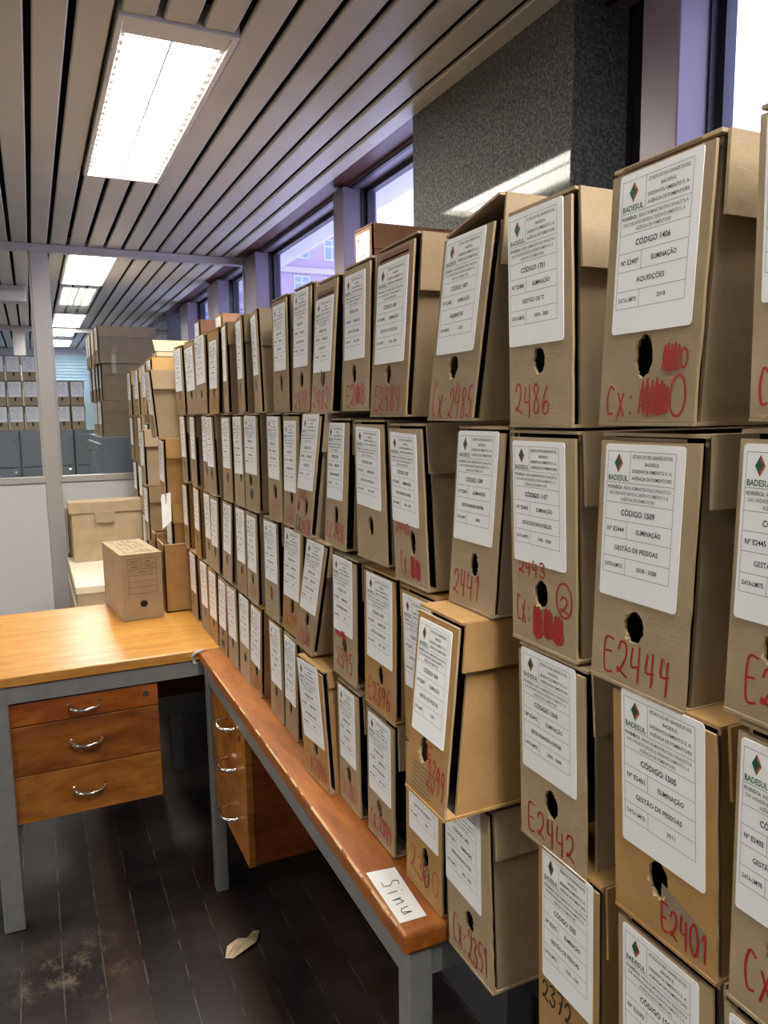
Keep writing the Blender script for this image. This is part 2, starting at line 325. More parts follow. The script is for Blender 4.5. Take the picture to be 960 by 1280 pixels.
# ---------------------------------------------------------------- ceiling lights
def ceiling_light(k, x0, x1, y0, y1, label):
    cx, cy = (x0+x1)/2, (y0+y1)/2; hx, hy = (x1-x0)/2, (y1-y0)/2
    t = tag(empty('ceiling_light', (cx, cy, CEIL)), label, 'ceiling light', 'recessed fluorescent lights in the slat ceiling')
    b = MB(); e = .016
    for (a, c, d, f) in ((-hx, hx, -hy, -hy+e), (-hx, hx, hy-e, hy), (-hx, -hx+e, -hy+e, hy-e), (hx-e, hx, -hy+e, hy-e)): b.box(a, c, d, f, -.008, .055)
    b.box(-hx+e, hx-e, -hy+e, -hy+.10, -.004, .05)
    b.build('light_frame', FRAMEW, t, bev=.002)
    b = MB()                     # slotted side strips
    n = 24
    for sx in (-1, 1):           # comb-shaped strip, one continuous piece
        xa = sx*(hx-e); xm = sx*(hx-e-.004); xb = sx*(hx-e-.013); poly = [(xa, -hy+.10)]
        for i in range(n):
            ya = -hy+.10+(2*hy-.10-e)*i/n; yb = ya+(2*hy-.10-e)/n*.6; yc = -hy+.10+(2*hy-.10-e)*(i+1)/n
            poly += [(xb, ya), (xb, yb), (xm, yb), (xm, yc)]
        poly.append((xa, hy-e)); b = MB(); b.prism(poly, .002, .008, 'z'); b.build('louvre_strip', FRAMEW, t)
    b = MB()
    for (a, c) in ((-hx+e, -.002), (.002, hx-e)): b.box(a, c, -hy+.13, hy-e, .022, .03)
    b.build('diffuser', GLOW, t)
    b = MB(); b.box(-.003, .003, -hy+.10, hy-e, .014, .03); b.build('centre_bar', FRAMEW, t)
    b = MB(); b.box(-hx+e, hx-e, -hy+.10, -hy+.132, .03, .045); b.build('lamp_holder', FRAMEW, t)
    b = MB(); b.box(-hx, hx, -hy, hy, .055, .06); b.build('housing', FRAMEW, t)
ll = ['recessed fluorescent light behind the camera', 'large bright recessed fluorescent light nearest in the slat ceiling', 'bright ceiling light just beyond the glazed partition', 'small far ceiling light, second beyond the partition', 'farthest small ceiling light, third beyond the partition']
for k, (a, c, d, e) in enumerate(LIGHTS): ceiling_light(k, a, c, d, e, ll[k % 5] if k < 5 else ll[k-5].replace('ceiling', 'left-hand ceiling') + ', left row out of frame')
# ================================================================ OUTSIDE
bd = tag(empty('office_building', (0, 0, 0)), 'pink office building with rows of white windows outside the windows', 'building')
BY = 84.0
b = MB(); b.box(12, 38.4, BY, BY+12, -20, 44); b.build('facade', FAC, bd)
b = MB()
for i in range(9): b.box(12, 38.6, BY-.3, BY, -1.0+i*4.2, -.4+i*4.2)
b.build('cornice', FACD, bd)
for i in range(9):
    for j in range(7):
        x = 13.2+j*3.7; z = .6+i*4.2
        f = MB(); f.box(-.95, .95, -.12, .02, 0, 2.3); f = f.build('window', FWIN, bd); f.location = (x+.9, BY, z)
        g = MB()
        for q in (-1, 1):
            for (z0, z1) in ((.12, 1.45), (1.6, 2.18)): g.box(min(q*.08, q*.82), max(q*.08, q*.82), -.16, -.121, z0, z1)
        g.build('pane', FPANE, f)
# ================================================================ DESKS
def leg(root, x0, x1, y0, y1, top):
    b = MB(); b.box(x0, x1, y0, y1, 0, top-.001); b.build('leg', STEEL, root, bev=.003)
def worn(root, pts, r0):
    """chipped pale wear along an edge"""
    b = MB()
    for (p, q) in pts:
        p, q = Vector(p), Vector(q); L_ = (q-p).length; n = int(L_/.012); rr = random.Random(r0)
        on = False; seg = []
        for i in range(n+1):
            t = i/n; a = .0014+.0028*rr.random()**2
            if rr.random() < (.12 if on else .25): on = not on
            if on: seg.append((p.lerp(q, t), a))
            elif len(seg) > 1:
                for (A, ra), (B_, rb) in zip(seg, seg[1:]): b.tube([A, B_], (ra+rb)/2, 5)
                seg = []
            else: seg = []
    return b.build('worn_edge', WORN, root)
def d_handle(parent, c, axis, out):
    """bow pull: ends on the drawer front; axis = direction along the drawer, out = outwards"""
    A, O = Vector(axis), Vector(out); c = Vector(c); pts = []
    for i in range(13):
        t = math.pi*i/12; pts.append(c+A*(-math.cos(t)*.042)+O*(math.sin(t)**.6*.036))
    b = MB(); b.tube(pts, .0052, 10); return b.build('handle', CHROME, parent, smooth=True)
H = DESK-FLOOR
# left desk, drawers facing the camera
dk = tag(empty('office_desk', (.515, 2.60, FLOOR)), 'honey wood desk at left with three drawers and grey steel legs', 'desk')
x0, x1, y0, y1 = -.175-.515, .875-.515-.002, 2.232-2.60, 2.972-2.60
x1d = x1
b = MB(); b.box(x0, x1, y0, y1, H-.03, H); b.build('desk_top', W_HONEY, dk, bev=.004)
b = MB(); b.box(x0+.02, x1-.02, y0+.012, y0+.042, H-.082, H-.034); b.box(x0+.02, x1-.02, y1-.042, y1-.012, H-.082, H-.034); b.box(x0+.012, x0+.03, y0+.03, y1-.03, H-.082, H-.034); b.build('rail', STEEL, dk, bev=.002)
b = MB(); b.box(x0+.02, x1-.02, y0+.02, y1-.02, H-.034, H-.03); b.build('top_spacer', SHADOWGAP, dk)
for (a, c) in ((x0+.01, x0+.065), (x1-.06, x1-.005)):
    for (d, e) in ((y0+.01, y0+.055), (y1-.055, y1-.01)): leg(dk, a, c, d, e, H-.03)
b = MB(); b.box(x0+.07, x1-.05, y1-.06, y1-.045, H-.38, H-.082); b.build('modesty_panel', W_SIDE, dk)
px0, px1 = -.118-.515, .289-.515; py0, py1 = 2.258-2.60, 2.86-2.60
b = MB(); b.box(px0, px1, py0+.02, py1, H-.44, H-.085); b.build('pedestal', W_SIDE, dk, bev=.002)
for k, (za, zb, m) in enumerate(((H-.155, H-.09, W_DRAW), (H-.30, H-.158, W_DARKDRAW), (H-.442, H-.303, W_DRAW))):
    if k == 0: m = W_SIDE2 = wood('drawer_veneer_red', (180, 104, 40), (160, 86, 30), (134, 68, 24), .4, (3, 9, 9))
    b = MB(); b.box(px0, px1, py0, py0+.019, za, zb); dr = b.build('drawer', m, dk, bev=.0015)
    d_handle(dr, ((px0+px1)/2+.0, py0-.001, (za+zb)/2+.008), (1, 0, 0), (0, -1, -.25))
b = MB(); b.tube([((px1-.035), py0+.002, H-.115), ((px1-.035), py0-.006, H-.115)], .009, 14); b.build('drawer_lock', CHROME, dk)
# right desk, seen along its front edge
dk = tag(empty('office_desk', (.79, 1.53, FLOOR)), 'orange wood desk under the long wall of boxes, drawers at its far end', 'desk')
x0, x1, y0, y1 = .410-.79, 1.17-.79-.302, .842-1.53, 2.222-1.53
b = MB(); b.box(x0, x1, y0, y1, H-.032, H-.001); b.build('desk_top', W_ORANGE, dk, bev=.005)
worn(dk, [((x0+.001, y0, H-.002), (x0+.001, y1, H-.002)), ((x0, y0+.001, H-.002), (x0+.11, y0+.001, H-.002)), ((x0+.001, y0+.001, H-.03), (x0+.001, y0+.001, H-.003))], 3)
b = MB(); b.box(x0+.012, x0+.042, y0+.03, y1-.012, H-.085, H-.036); b.box(x0+.03, x1-.03, y0+.014, y0+.034, H-.085, H-.036); b.box(x0+.03, x1-.03, y1-.034, y1-.014, H-.085, H-.036); b.build('rail', STEEL, dk, bev=.002)
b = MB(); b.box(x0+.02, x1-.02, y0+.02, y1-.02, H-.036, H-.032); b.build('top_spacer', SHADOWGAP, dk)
for (a, c) in ((x0+.010, x0+.048), (x1-.048, x1-.01)):
    for (d, e) in ((y0+.008, y0+.043), (y1-.055, y1-.012)): leg(dk, a, c, d, e, H-.036)
px0, px1 = .43-.79, .84-.79; py0, py1 = 1.785-1.53, 2.16-1.53
b = MB(); b.box(px0+.02, px1, py0, py1, H-.45, H-.04); b.build('pedestal', W_SIDE, dk, bev=.002)
for k, (za, zb) in enumerate(((H-.175, H-.088), (H-.31, H-.178), (H-.452, H-.313))):
    b = MB(); b.box(px0, px0+.019, py0-.002, py1, za, zb); dr = b.build('drawer', W_DRAW, dk, bev=.0015)
    d_handle(dr, (px0-.001, (py0+py1)/2-.045, (za+zb)/2+.014), (0, 1, 0), (-1, 0, 0))
    if k == 1: worn(dr, [((px0, py0-.002, za), (px0, py0-.002, zb))], 5)
b = MB(); b.tube([(px0+.002, py0+.03, H-.115), (px0-.006, py0+.03, H-.115)], .008, 14); b.build('drawer_lock', CHROME, dk)
# curled grey cable end at the corner where the desks meet
b = MB(); b.tube([(.395, 2.228, -.735), (.39, 2.222, -.712), (.402, 2.215, -.699), (.42, 2.213, -.6955)], .005, 8); tag(b.build('cable_end', ALU, smooth=True), 'grey cable end curling over the corner between the two desks', 'cable')
# dark stand that carries the nearest stacks
st = tag(empty('side_table', (.85, .42, FLOOR)), 'dark-legged side table under the nearest stacks of boxes', 'table')
b = MB(); b.box(-.30, .02, -.42+.02, .41, H-.062, H-.0225+.0005); b.build('table_top', DARKMETAL, st)
for (a, c) in ((-.29, -.235), (-.04, .01)):
    for (d, e) in ((.34, .40), (-.39, -.33)): b = MB(); b.box(a, c, d, e, 0, H-.062); b.build('leg', DARKMETAL, st, bev=.003)
# ================================================================ TEXT AND LABEL PRINT
_gl = {}
def glyphs(s, bold=0.0):
    if (s, bold) in _gl: return _gl[(s, bold)]
    cu = bpy.data.curves.new('t', 'FONT'); cu.body = s; cu.size = 1; cu.resolution_u = 2; cu.offset = bold+.008; cu.fill_mode = 'FRONT'
    ob = bpy.data.objects.new('t', cu); COL.objects.link(ob)
    dg = bpy.context.evaluated_depsgraph_get(); me = bpy.data.meshes.new_from_object(ob.evaluated_get(dg))
    V = [(v.co.x, v.co.y) for v in me.vertices]; F = [tuple(p.vertices) for p in me.polygons]
    bpy.data.objects.remove(ob); bpy.data.meshes.remove(me); bpy.data.curves.remove(cu)
    xs = [v[0] for v in V] or [0]; r = (V, F, min(xs), max(xs)); _gl[(s, bold)] = r; return r
def put_text(b, s, cx, cy, cap, maxw, mi, bold=.0, x=-.0002, left=False):
    """s centred on (cx,cy) in label units (u right, v up), cap height cap, squeezed to maxw"""
    V, F, a, c = glyphs(s, bold); k = cap/.7; kx = min(k*1.0, maxw/max(c-a, .01)); n = len(b.v)
    off = -a*kx+cx if left else cx-(a+c)/2*kx
    b.v += [(x, -(vx*kx+off), vy*k+cy-cap/2) for vx, vy in V]
    for f in F: b.f.append(tuple(n+i for i in f)); b.m.append(mi)
LW, LH = .092, .134
_pr = {}
def label_print(code, num, subj, date):
    key = (code, num, subj, date)
    if key in _pr: return _pr[key]
    b = MB(); W, Hh = LW, LH
    def U(u): return (u-.5)*W
    def V(v): return (.5-v)*Hh
    def hl(u0, u1, v, t=.0004, mi=2): b.face([(-.00015, -U(u0), V(v)-t/2), (-.00015, -U(u1), V(v)-t/2), (-.00015, -U(u1), V(v)+t/2), (-.00015, -U(u0), V(v)+t/2)], mi)
    def vl(u, v0, v1, t=.0004): b.face([(-.00015, -(U(u)-t/2), V(v1)), (-.00015, -(U(u)+t/2), V(v1)), (-.00015, -(U(u)+t/2), V(v0)), (-.00015, -(U(u)-t/2), V(v0))], 2)
    for v in (.045, .245, .375, .49, .605, .73, .84): hl(.04, .90, v)
    vl(.04, .045, .84); vl(.90, .045, .84); vl(.345, .045, .245); vl(.34, .49, .605); vl(.34, .73, .84)
    # diamond logo: green left, orange right
    cx, cy, hw, hh = U(.19), V(.120), .0052, .0082
    b.face([(-.0002, -cx, cy-hh), (-.0002, -cx, cy+hh), (-.0002, -(cx-hw), cy)], 3)
    b.face([(-.0002, -cx, cy-hh), (-.0002, -(cx+hw), cy), (-.0002, -cx, cy+hh)], 4)
    b.face([(-.0003, -(cx-.0015), cy+.0052), (-.0003, -(cx+.0038), cy+.001), (-.0003, -(cx+.0008), cy-.0036), (-.0003, -(cx-.0026), cy+.001)], 3)
    put_text(b, 'BADESUL', U(.19), V(.215), .0046, .0245, 3, .012)
    for i, s in enumerate(('ESTADO DO RIO GRANDE DO SUL', 'BADESUL', 'DESENVOLVIMENTO S. A.', 'AGÊNCIA DE FOMENTO/RS')): put_text(b, s, U(.62), V(.075+.045*i), .0028, .045, 0, .006)
    put_text(b, 'PROVENIÊNCIA:', U(.055), V(.275), .0029, .018, 0, .01, left=True)
    put_text(b, 'ÁREAS ADMINISTRATIVA E FINALÍSTICA', U(.27), V(.275), .0028, .055, 1, left=True)
    put_text(b, 'DAS UNIDADES BADESUL DESENVOLVIMENTO S. A.', U(.46), V(.312), .0028, .07, 1); put_text(b, 'AGÊNCIA DE FOMENTO/RS', U(.46), V(.35), .0028, .04, 1)
    put_text(b, 'CÓDIGO '+code, U(.47), V(.435), .0048, .04, 0, .014)
    put_text(b, 'Nº '+num, U(.19), V(.548), .004, .021, 0, .012); put_text(b, 'ELIMINAÇÃO', U(.62), V(.548), .004, .028, 0, .01)
    put_text(b, subj, U(.47), V(.668), .004, .052, 0, .01)
    put_text(b, 'DATA-LIMITE:', U(.19), V(.785), .0034, .022, 0, .008); put_text(b, date, U(.62), V(.785), .0034, .024, 0, .01)
    me = b.mesh('label_print', [INK, INKG, INKL, GREEN, ORANGE]); _pr[key] = me; return me
def label_mesh():
    b = MB(); r = .0032; pts = []
    for (cx, cz, a0) in ((LW/2-r, LH/2-r, 0), (-LW/2+r, LH/2-r, 90), (-LW/2+r, -LH/2+r, 180), (LW/2-r, -LH/2+r, 270)):
        for k in range(5): a = math.radians(a0+k*22.5); pts.append((cx+r*math.cos(a), cz+r*math.sin(a)))
    b.prism(pts, 0, .0006, 'x'); return b.mesh('label', PAPER)
LABELME = label_mesh()
# ---------------------------------------------------------------- marker handwriting
ST = {
 '0': [[(.5, 1), (.15, .8), (.05, .45), (.25, .05), (.6, 0), (.9, .3), (.9, .7), (.65, .98), (.45, 1)]],
 '1': [[(.2, .75), (.55, 1), (.5, 0)]],
 '2': [[(.1, .75), (.3, .98), (.7, .95), (.8, .65), (.5, .3), (.15, .08), (.1, .2), (.35, .12), (.9, .0)]],
 '3': [[(.1, .9), (.5, 1), (.8, .8), (.4, .52), (.85, .35), (.7, .02), (.3, -.02), (.1, .15)]],
 '4': [[(.2, 1), (.12, .42), (.75, .45)], [(.72, .95), (.66, -.1)]],
 '5': [[(.85, .98), (.25, .95), (.2, .55), (.6, .58), (.85, .3), (.55, .0), (.1, .06)]],
 '6': [[(.7, 1), (.25, .6), (.12, .2), (.4, -.02), (.8, .12), (.75, .42), (.35, .42), (.15, .2)]],
 '7': [[(.1, .95), (.85, .95), (.4, 0)], [(.3, .5), (.75, .52)]],
 '8': [[(.75, .85), (.4, 1), (.15, .78), (.75, .32), (.6, .02), (.2, .05), (.2, .35), (.8, .8)]],
 '9': [[(.8, .8), (.45, 1), (.12, .75), (.35, .5), (.78, .68), (.8, .85), (.7, .3), (.5, -.05)]],
 'E': [[(.9, 1), (.15, .95), (.15, .03), (.85, .0)], [(.15, .5), (.65, .52)]],
 'C': [[(.85, .9), (.4, 1), (.1, .55), (.3, .05), (.8, .05)]],
 'X': [[(.1, .75), (.85, 0)], [(.8, .8), (.1, -.1)]],
 ':': [[(.4, .65), (.5, .6)], [(.4, .15), (.5, .1)]],
 ' ': [],
 '#': [[(.0, .1), (.12, .95), (.2, .05), (.3, 1), (.38, .0), (.5, .95), (.56, .02), (.68, 1), (.75, .05), (.88, .92), (.93, .1), (.1, .3), (.95, .5), (.05, .65), (.95, .8)]],
 'O': [[(.5+.5*math.cos(t*.5), .5+.62*math.sin(t*.5)) for t in range(14)]],
 'S': [[(.8, .9), (.4, 1), (.2, .75), (.7, .4), (.6, .05), (.1, .1)]], 'i': [[(.4, .55), (.4, 0)], [(.4, .8), (.45, .85)]], 'n': [[(.1, .5), (.15, 0), (.2, .35), (.55, .5), (.7, 0)]], 'u': [[(.1, .5), (.15, .1), (.5, .0), (.7, .5), (.75, 0)]], 'a': [[(.7, .5), (.2, .45), (.15, .05), (.6, .1), (.7, .45), (.8, 0)]],
}
def strokes(b, s, u0, v0, u1, h, wd, mi=0, x=0.0, slope=0.0, seed=0):
    x0 = x; cnt = [len(b.f)]
    rr = random.Random(str(s)+str(seed)); k = (u1-u0)/max(len(s), 1)
    for i, ch in enumerate(s):
        for st_ in ST.get(ch, []):
            jx, jy = rr.uniform(-.05, .05), rr.uniform(-.06, .06); sc = rr.uniform(.9, 1.12)
            pts = [(u0+k*(i+.08+.84*(px+jx)), v0+h*(py*sc+jy)+slope*(i/len(s))) for px, py in st_]
            sm = []
            for a in range(len(pts)-1):        # Catmull-Rom smoothing
                p0, p1, p2_, p3 = pts[max(a-1, 0)], pts[a], pts[a+1], pts[min(a+2, len(pts)-1)]
                for q in range(4):
                    t = q/4; sm.append(tuple(.5*((2*p1[c])+(-p0[c]+p2_[c])*t+(2*p0[c]-5*p1[c]+4*p2_[c]-p3[c])*t*t+(-p0[c]+3*p1[c]-3*p2_[c]+p3[c])*t**3) for c in (0, 1)))
            sm.append(pts[-1])
            for p, q in zip(sm, sm[1:]): b.ribbon([p, q], wd, mi, x0-.000006*(len(b.f) % 90))
# ================================================================ ARCHIVE BOX
def archive_box(name, loc, w, H, yaw=0, lean=0, pitch=0, D=.36, color=0, raise_=.0, hole=(0, .255), label=None, lab=(.0, .965, .80, .565, 0), hand=None, flap=.07, seed=0, detail=2, text=None, dark_line=False, opened=False, stamp=False, taper=.0, curl=0, slit=0, strip=False):
    """front face at local x=0 looks along -x; y across (near side is -y); z up"""
    y_near = loc[1]; rr = random.Random(seed*13+5); M = KRAFT[color]
    root = empty(name, loc, -yaw)
    sh = lambda p: (p[0]+pitch*p[2]/H, p[1]*(1-taper*max(p[0], 0)/D)+lean*p[2]/H, p[2])
    hw = w/2; t = .0035; g = slit or rr.uniform(.005, .010)
    # body: hollow carton behind the front panel
    b = MB(); n = 5; bul = rr.uniform(.001, .0045)
    top = H-.004
    def side(y, s, bulg, flip=False, xa=g, thick=0):
        grid = []
        for i in range(n+1):
            for j in range(n+1):
                u, v = i/n, j/n; q = math.sin(math.pi*u)*math.sin(math.pi*v)
                grid.append((xa+(D-xa)*u, y+s*bulg*q, t+(top-t)*v if thick else top*v))
        k = len(b.v); b.v += grid
        for i in range(n):
            for j in range(n):
                a = k+i*(n+1)+j; b.f.append((a, a+n+1, a+n+2, a+1)); b.m.append(0)
    yo = hw-.0035
    side(-yo, -1, bul); side(yo, 1, bul*.3)
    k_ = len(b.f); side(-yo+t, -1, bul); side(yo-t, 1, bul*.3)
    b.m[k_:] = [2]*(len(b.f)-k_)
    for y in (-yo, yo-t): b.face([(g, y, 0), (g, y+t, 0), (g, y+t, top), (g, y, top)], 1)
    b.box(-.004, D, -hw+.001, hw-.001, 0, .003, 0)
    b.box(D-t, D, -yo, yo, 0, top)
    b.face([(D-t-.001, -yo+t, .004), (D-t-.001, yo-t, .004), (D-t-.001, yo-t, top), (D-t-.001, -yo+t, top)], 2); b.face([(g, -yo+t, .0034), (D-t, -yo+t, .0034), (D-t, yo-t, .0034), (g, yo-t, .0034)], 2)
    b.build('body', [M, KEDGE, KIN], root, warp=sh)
    # front panel with the torn finger hole
    b = MB(); hy, hz = hole[0], hole[1]*H; ry, rz = .0105*rr.uniform(.85, 1.1), .0155*rr.uniform(.85, 1.15); K = 28
    z0, z1 = .0035, H-.0075; pw = hw-.0008
    angs = sorted(set([2*math.pi*i/K for i in range(K)]+[math.atan2(cz-hz, cy-hy) % (2*math.pi) for cy in (-pw, pw) for cz in (z0, z1)]))
    hp, op = [], []
    for a in angs:
        ca, sa = math.cos(a), math.sin(a); q = 1+rr.uniform(-.07, .08)
        hp.append((hy+ry*q*ca, hz+rz*q*sa))
        tt = min([((pw if ca > 0 else -pw)-hy)/ca if abs(ca) > 1e-6 else 9, ((z1 if sa > 0 else z0)-hz)/sa if abs(sa) > 1e-6 else 9])
        oy, oz = hy+tt*ca, hz+tt*sa
        if oy < -pw+.001: oy += rr.uniform(0, .0014)
        op.append((oy, oz))
    m = len(angs); n_ = len(b.v)
    for (xx) in (-.003, .0): b.v += [(xx, p[0], p[1]) for p in op]+[(xx, p[0], p[1]) for p in hp]
    for i in range(m):
        j = (i+1) % m
        b.f.append((n_+i, n_+j, n_+m+j, n_+m+i)); b.m.append(0)
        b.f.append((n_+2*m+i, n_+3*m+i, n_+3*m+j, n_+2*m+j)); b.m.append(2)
        b.f.append((n_+i, n_+2*m+i, n_+2*m+j, n_+j)); b.m.append(1)
        b.f.append((n_+m+i, n_+m+j, n_+3*m+j, n_+3*m+i)); b.m.append(1)
    if detail > 1:                       # torn shreds round the hole
        for q in range(5):
            a = rr.uniform(0, 6.28); a2 = a+rr.uniform(.25, .6); p = (hy+ry*math.cos(a), hz+rz*math.sin(a)); p2 = (hy+ry*math.cos(a2), hz+rz*math.sin(a2)); c = (hy+ry*1.12*math.cos((a+a2)/2), hz+rz*1.12*math.sin((a+a2)/2))
            b.face([(-.0034, *p), (-.0034, *p2), (-.0052, *c)], 1)
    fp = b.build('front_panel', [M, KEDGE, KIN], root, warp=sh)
    # lid with a flap hanging down the near side
    b = MB(); ro = raise_; yl = hw+.0008; ft = .003
    def plate(P0, P1, th, xa, xb, mi=0):
        dy, dz = P1[0]-P0[0], P1[1]-P0[1]; l = math.hypot(dy, dz); ny, nz = -dz/l*th, dy/l*th
        b.prism([P0, P1, (P1[0]+ny, P1[1]+nz), (P0[0]+ny, P0[1]+nz)], xa, xb, 'x', mi)
    if opened: plate((-yl, H+.002), (yl*.2, H+.055), ft, .0, D)
    else: plate((-yl, H-.0035+ro), (yl, H-.0035), ft, -.0005, D)
    fb = (-yl-rr.uniform(.001, .004)-ro*.3, H-flap+ro)
    plate(fb, (-yl-.0005, H-.001+ro), ft, rr.uniform(.003, .007), D-.01)
    b.build('lid', [M], root, warp=sh)
    if label:
        ly, ltop, lw, lh, rot = lab
        W_, H_ = lw*w, lh*H; zc = ltop*H-H_/2; p = (-.0036, ly, zc)
        lo = bpy.data.objects.new('label', LABELME); COL.objects.link(lo); lo.parent = root; lo.location = (p[0], p[1], p[2])
        lo.scale = (1, W_/LW, H_/LH); lo.rotation_euler = (math.radians(rot), 0, 0)
        lo.matrix_parent_inverse = Matrix(((1, 0, pitch/H, 0), (0, 1, lean/H, 0), (0, 0, 1, 0), (0, 0, 0, 1))); lo['label'] = 'white printed label'
        po = bpy.data.objects.new('label_print', label_print(*label)); COL.objects.link(po); po.parent = lo
        if dark_line:
            b = MB(); zz = zc+H_/2+.0035; b.box(-.0033, -.0031, -W_*.46, W_*.48, zz, zz+.0025); b.build('printed_frame', PRINTB, root, warp=sh)
            if strip: b = MB(); b.box(-.0033, -.0031, -W_*.46, W_*.46, zz-.0035, zz-.0035+.012); b.build('printed_strip', STRIPM, root, warp=sh)
    if hand:
        b = MB(); mats = [RED, BLACKM, REDF]
        for (s, u0, v0, u1, h, mi) in hand: strokes(b, s, u0*w, v0*H, u1*w, h*H, .0021 if y_near < 1 else .0027, mi, -.0034, seed=seed)
        b.build('handwriting', mats, root, warp=sh)
    if stamp:
        b = MB()
        for i in range(7):
            zz = .17*H-i*.0052; 
            for (ua, ub) in ((-.34, -.16), (-.13, .02), (.04, .12)): b.box(-.0033, -.0031, -ub*w-rr.uniform(0, .004)+.0, -ua*w, zz, zz+.0022)
        b.build('printed_stamp', STAMP, root, warp=sh)
    return root
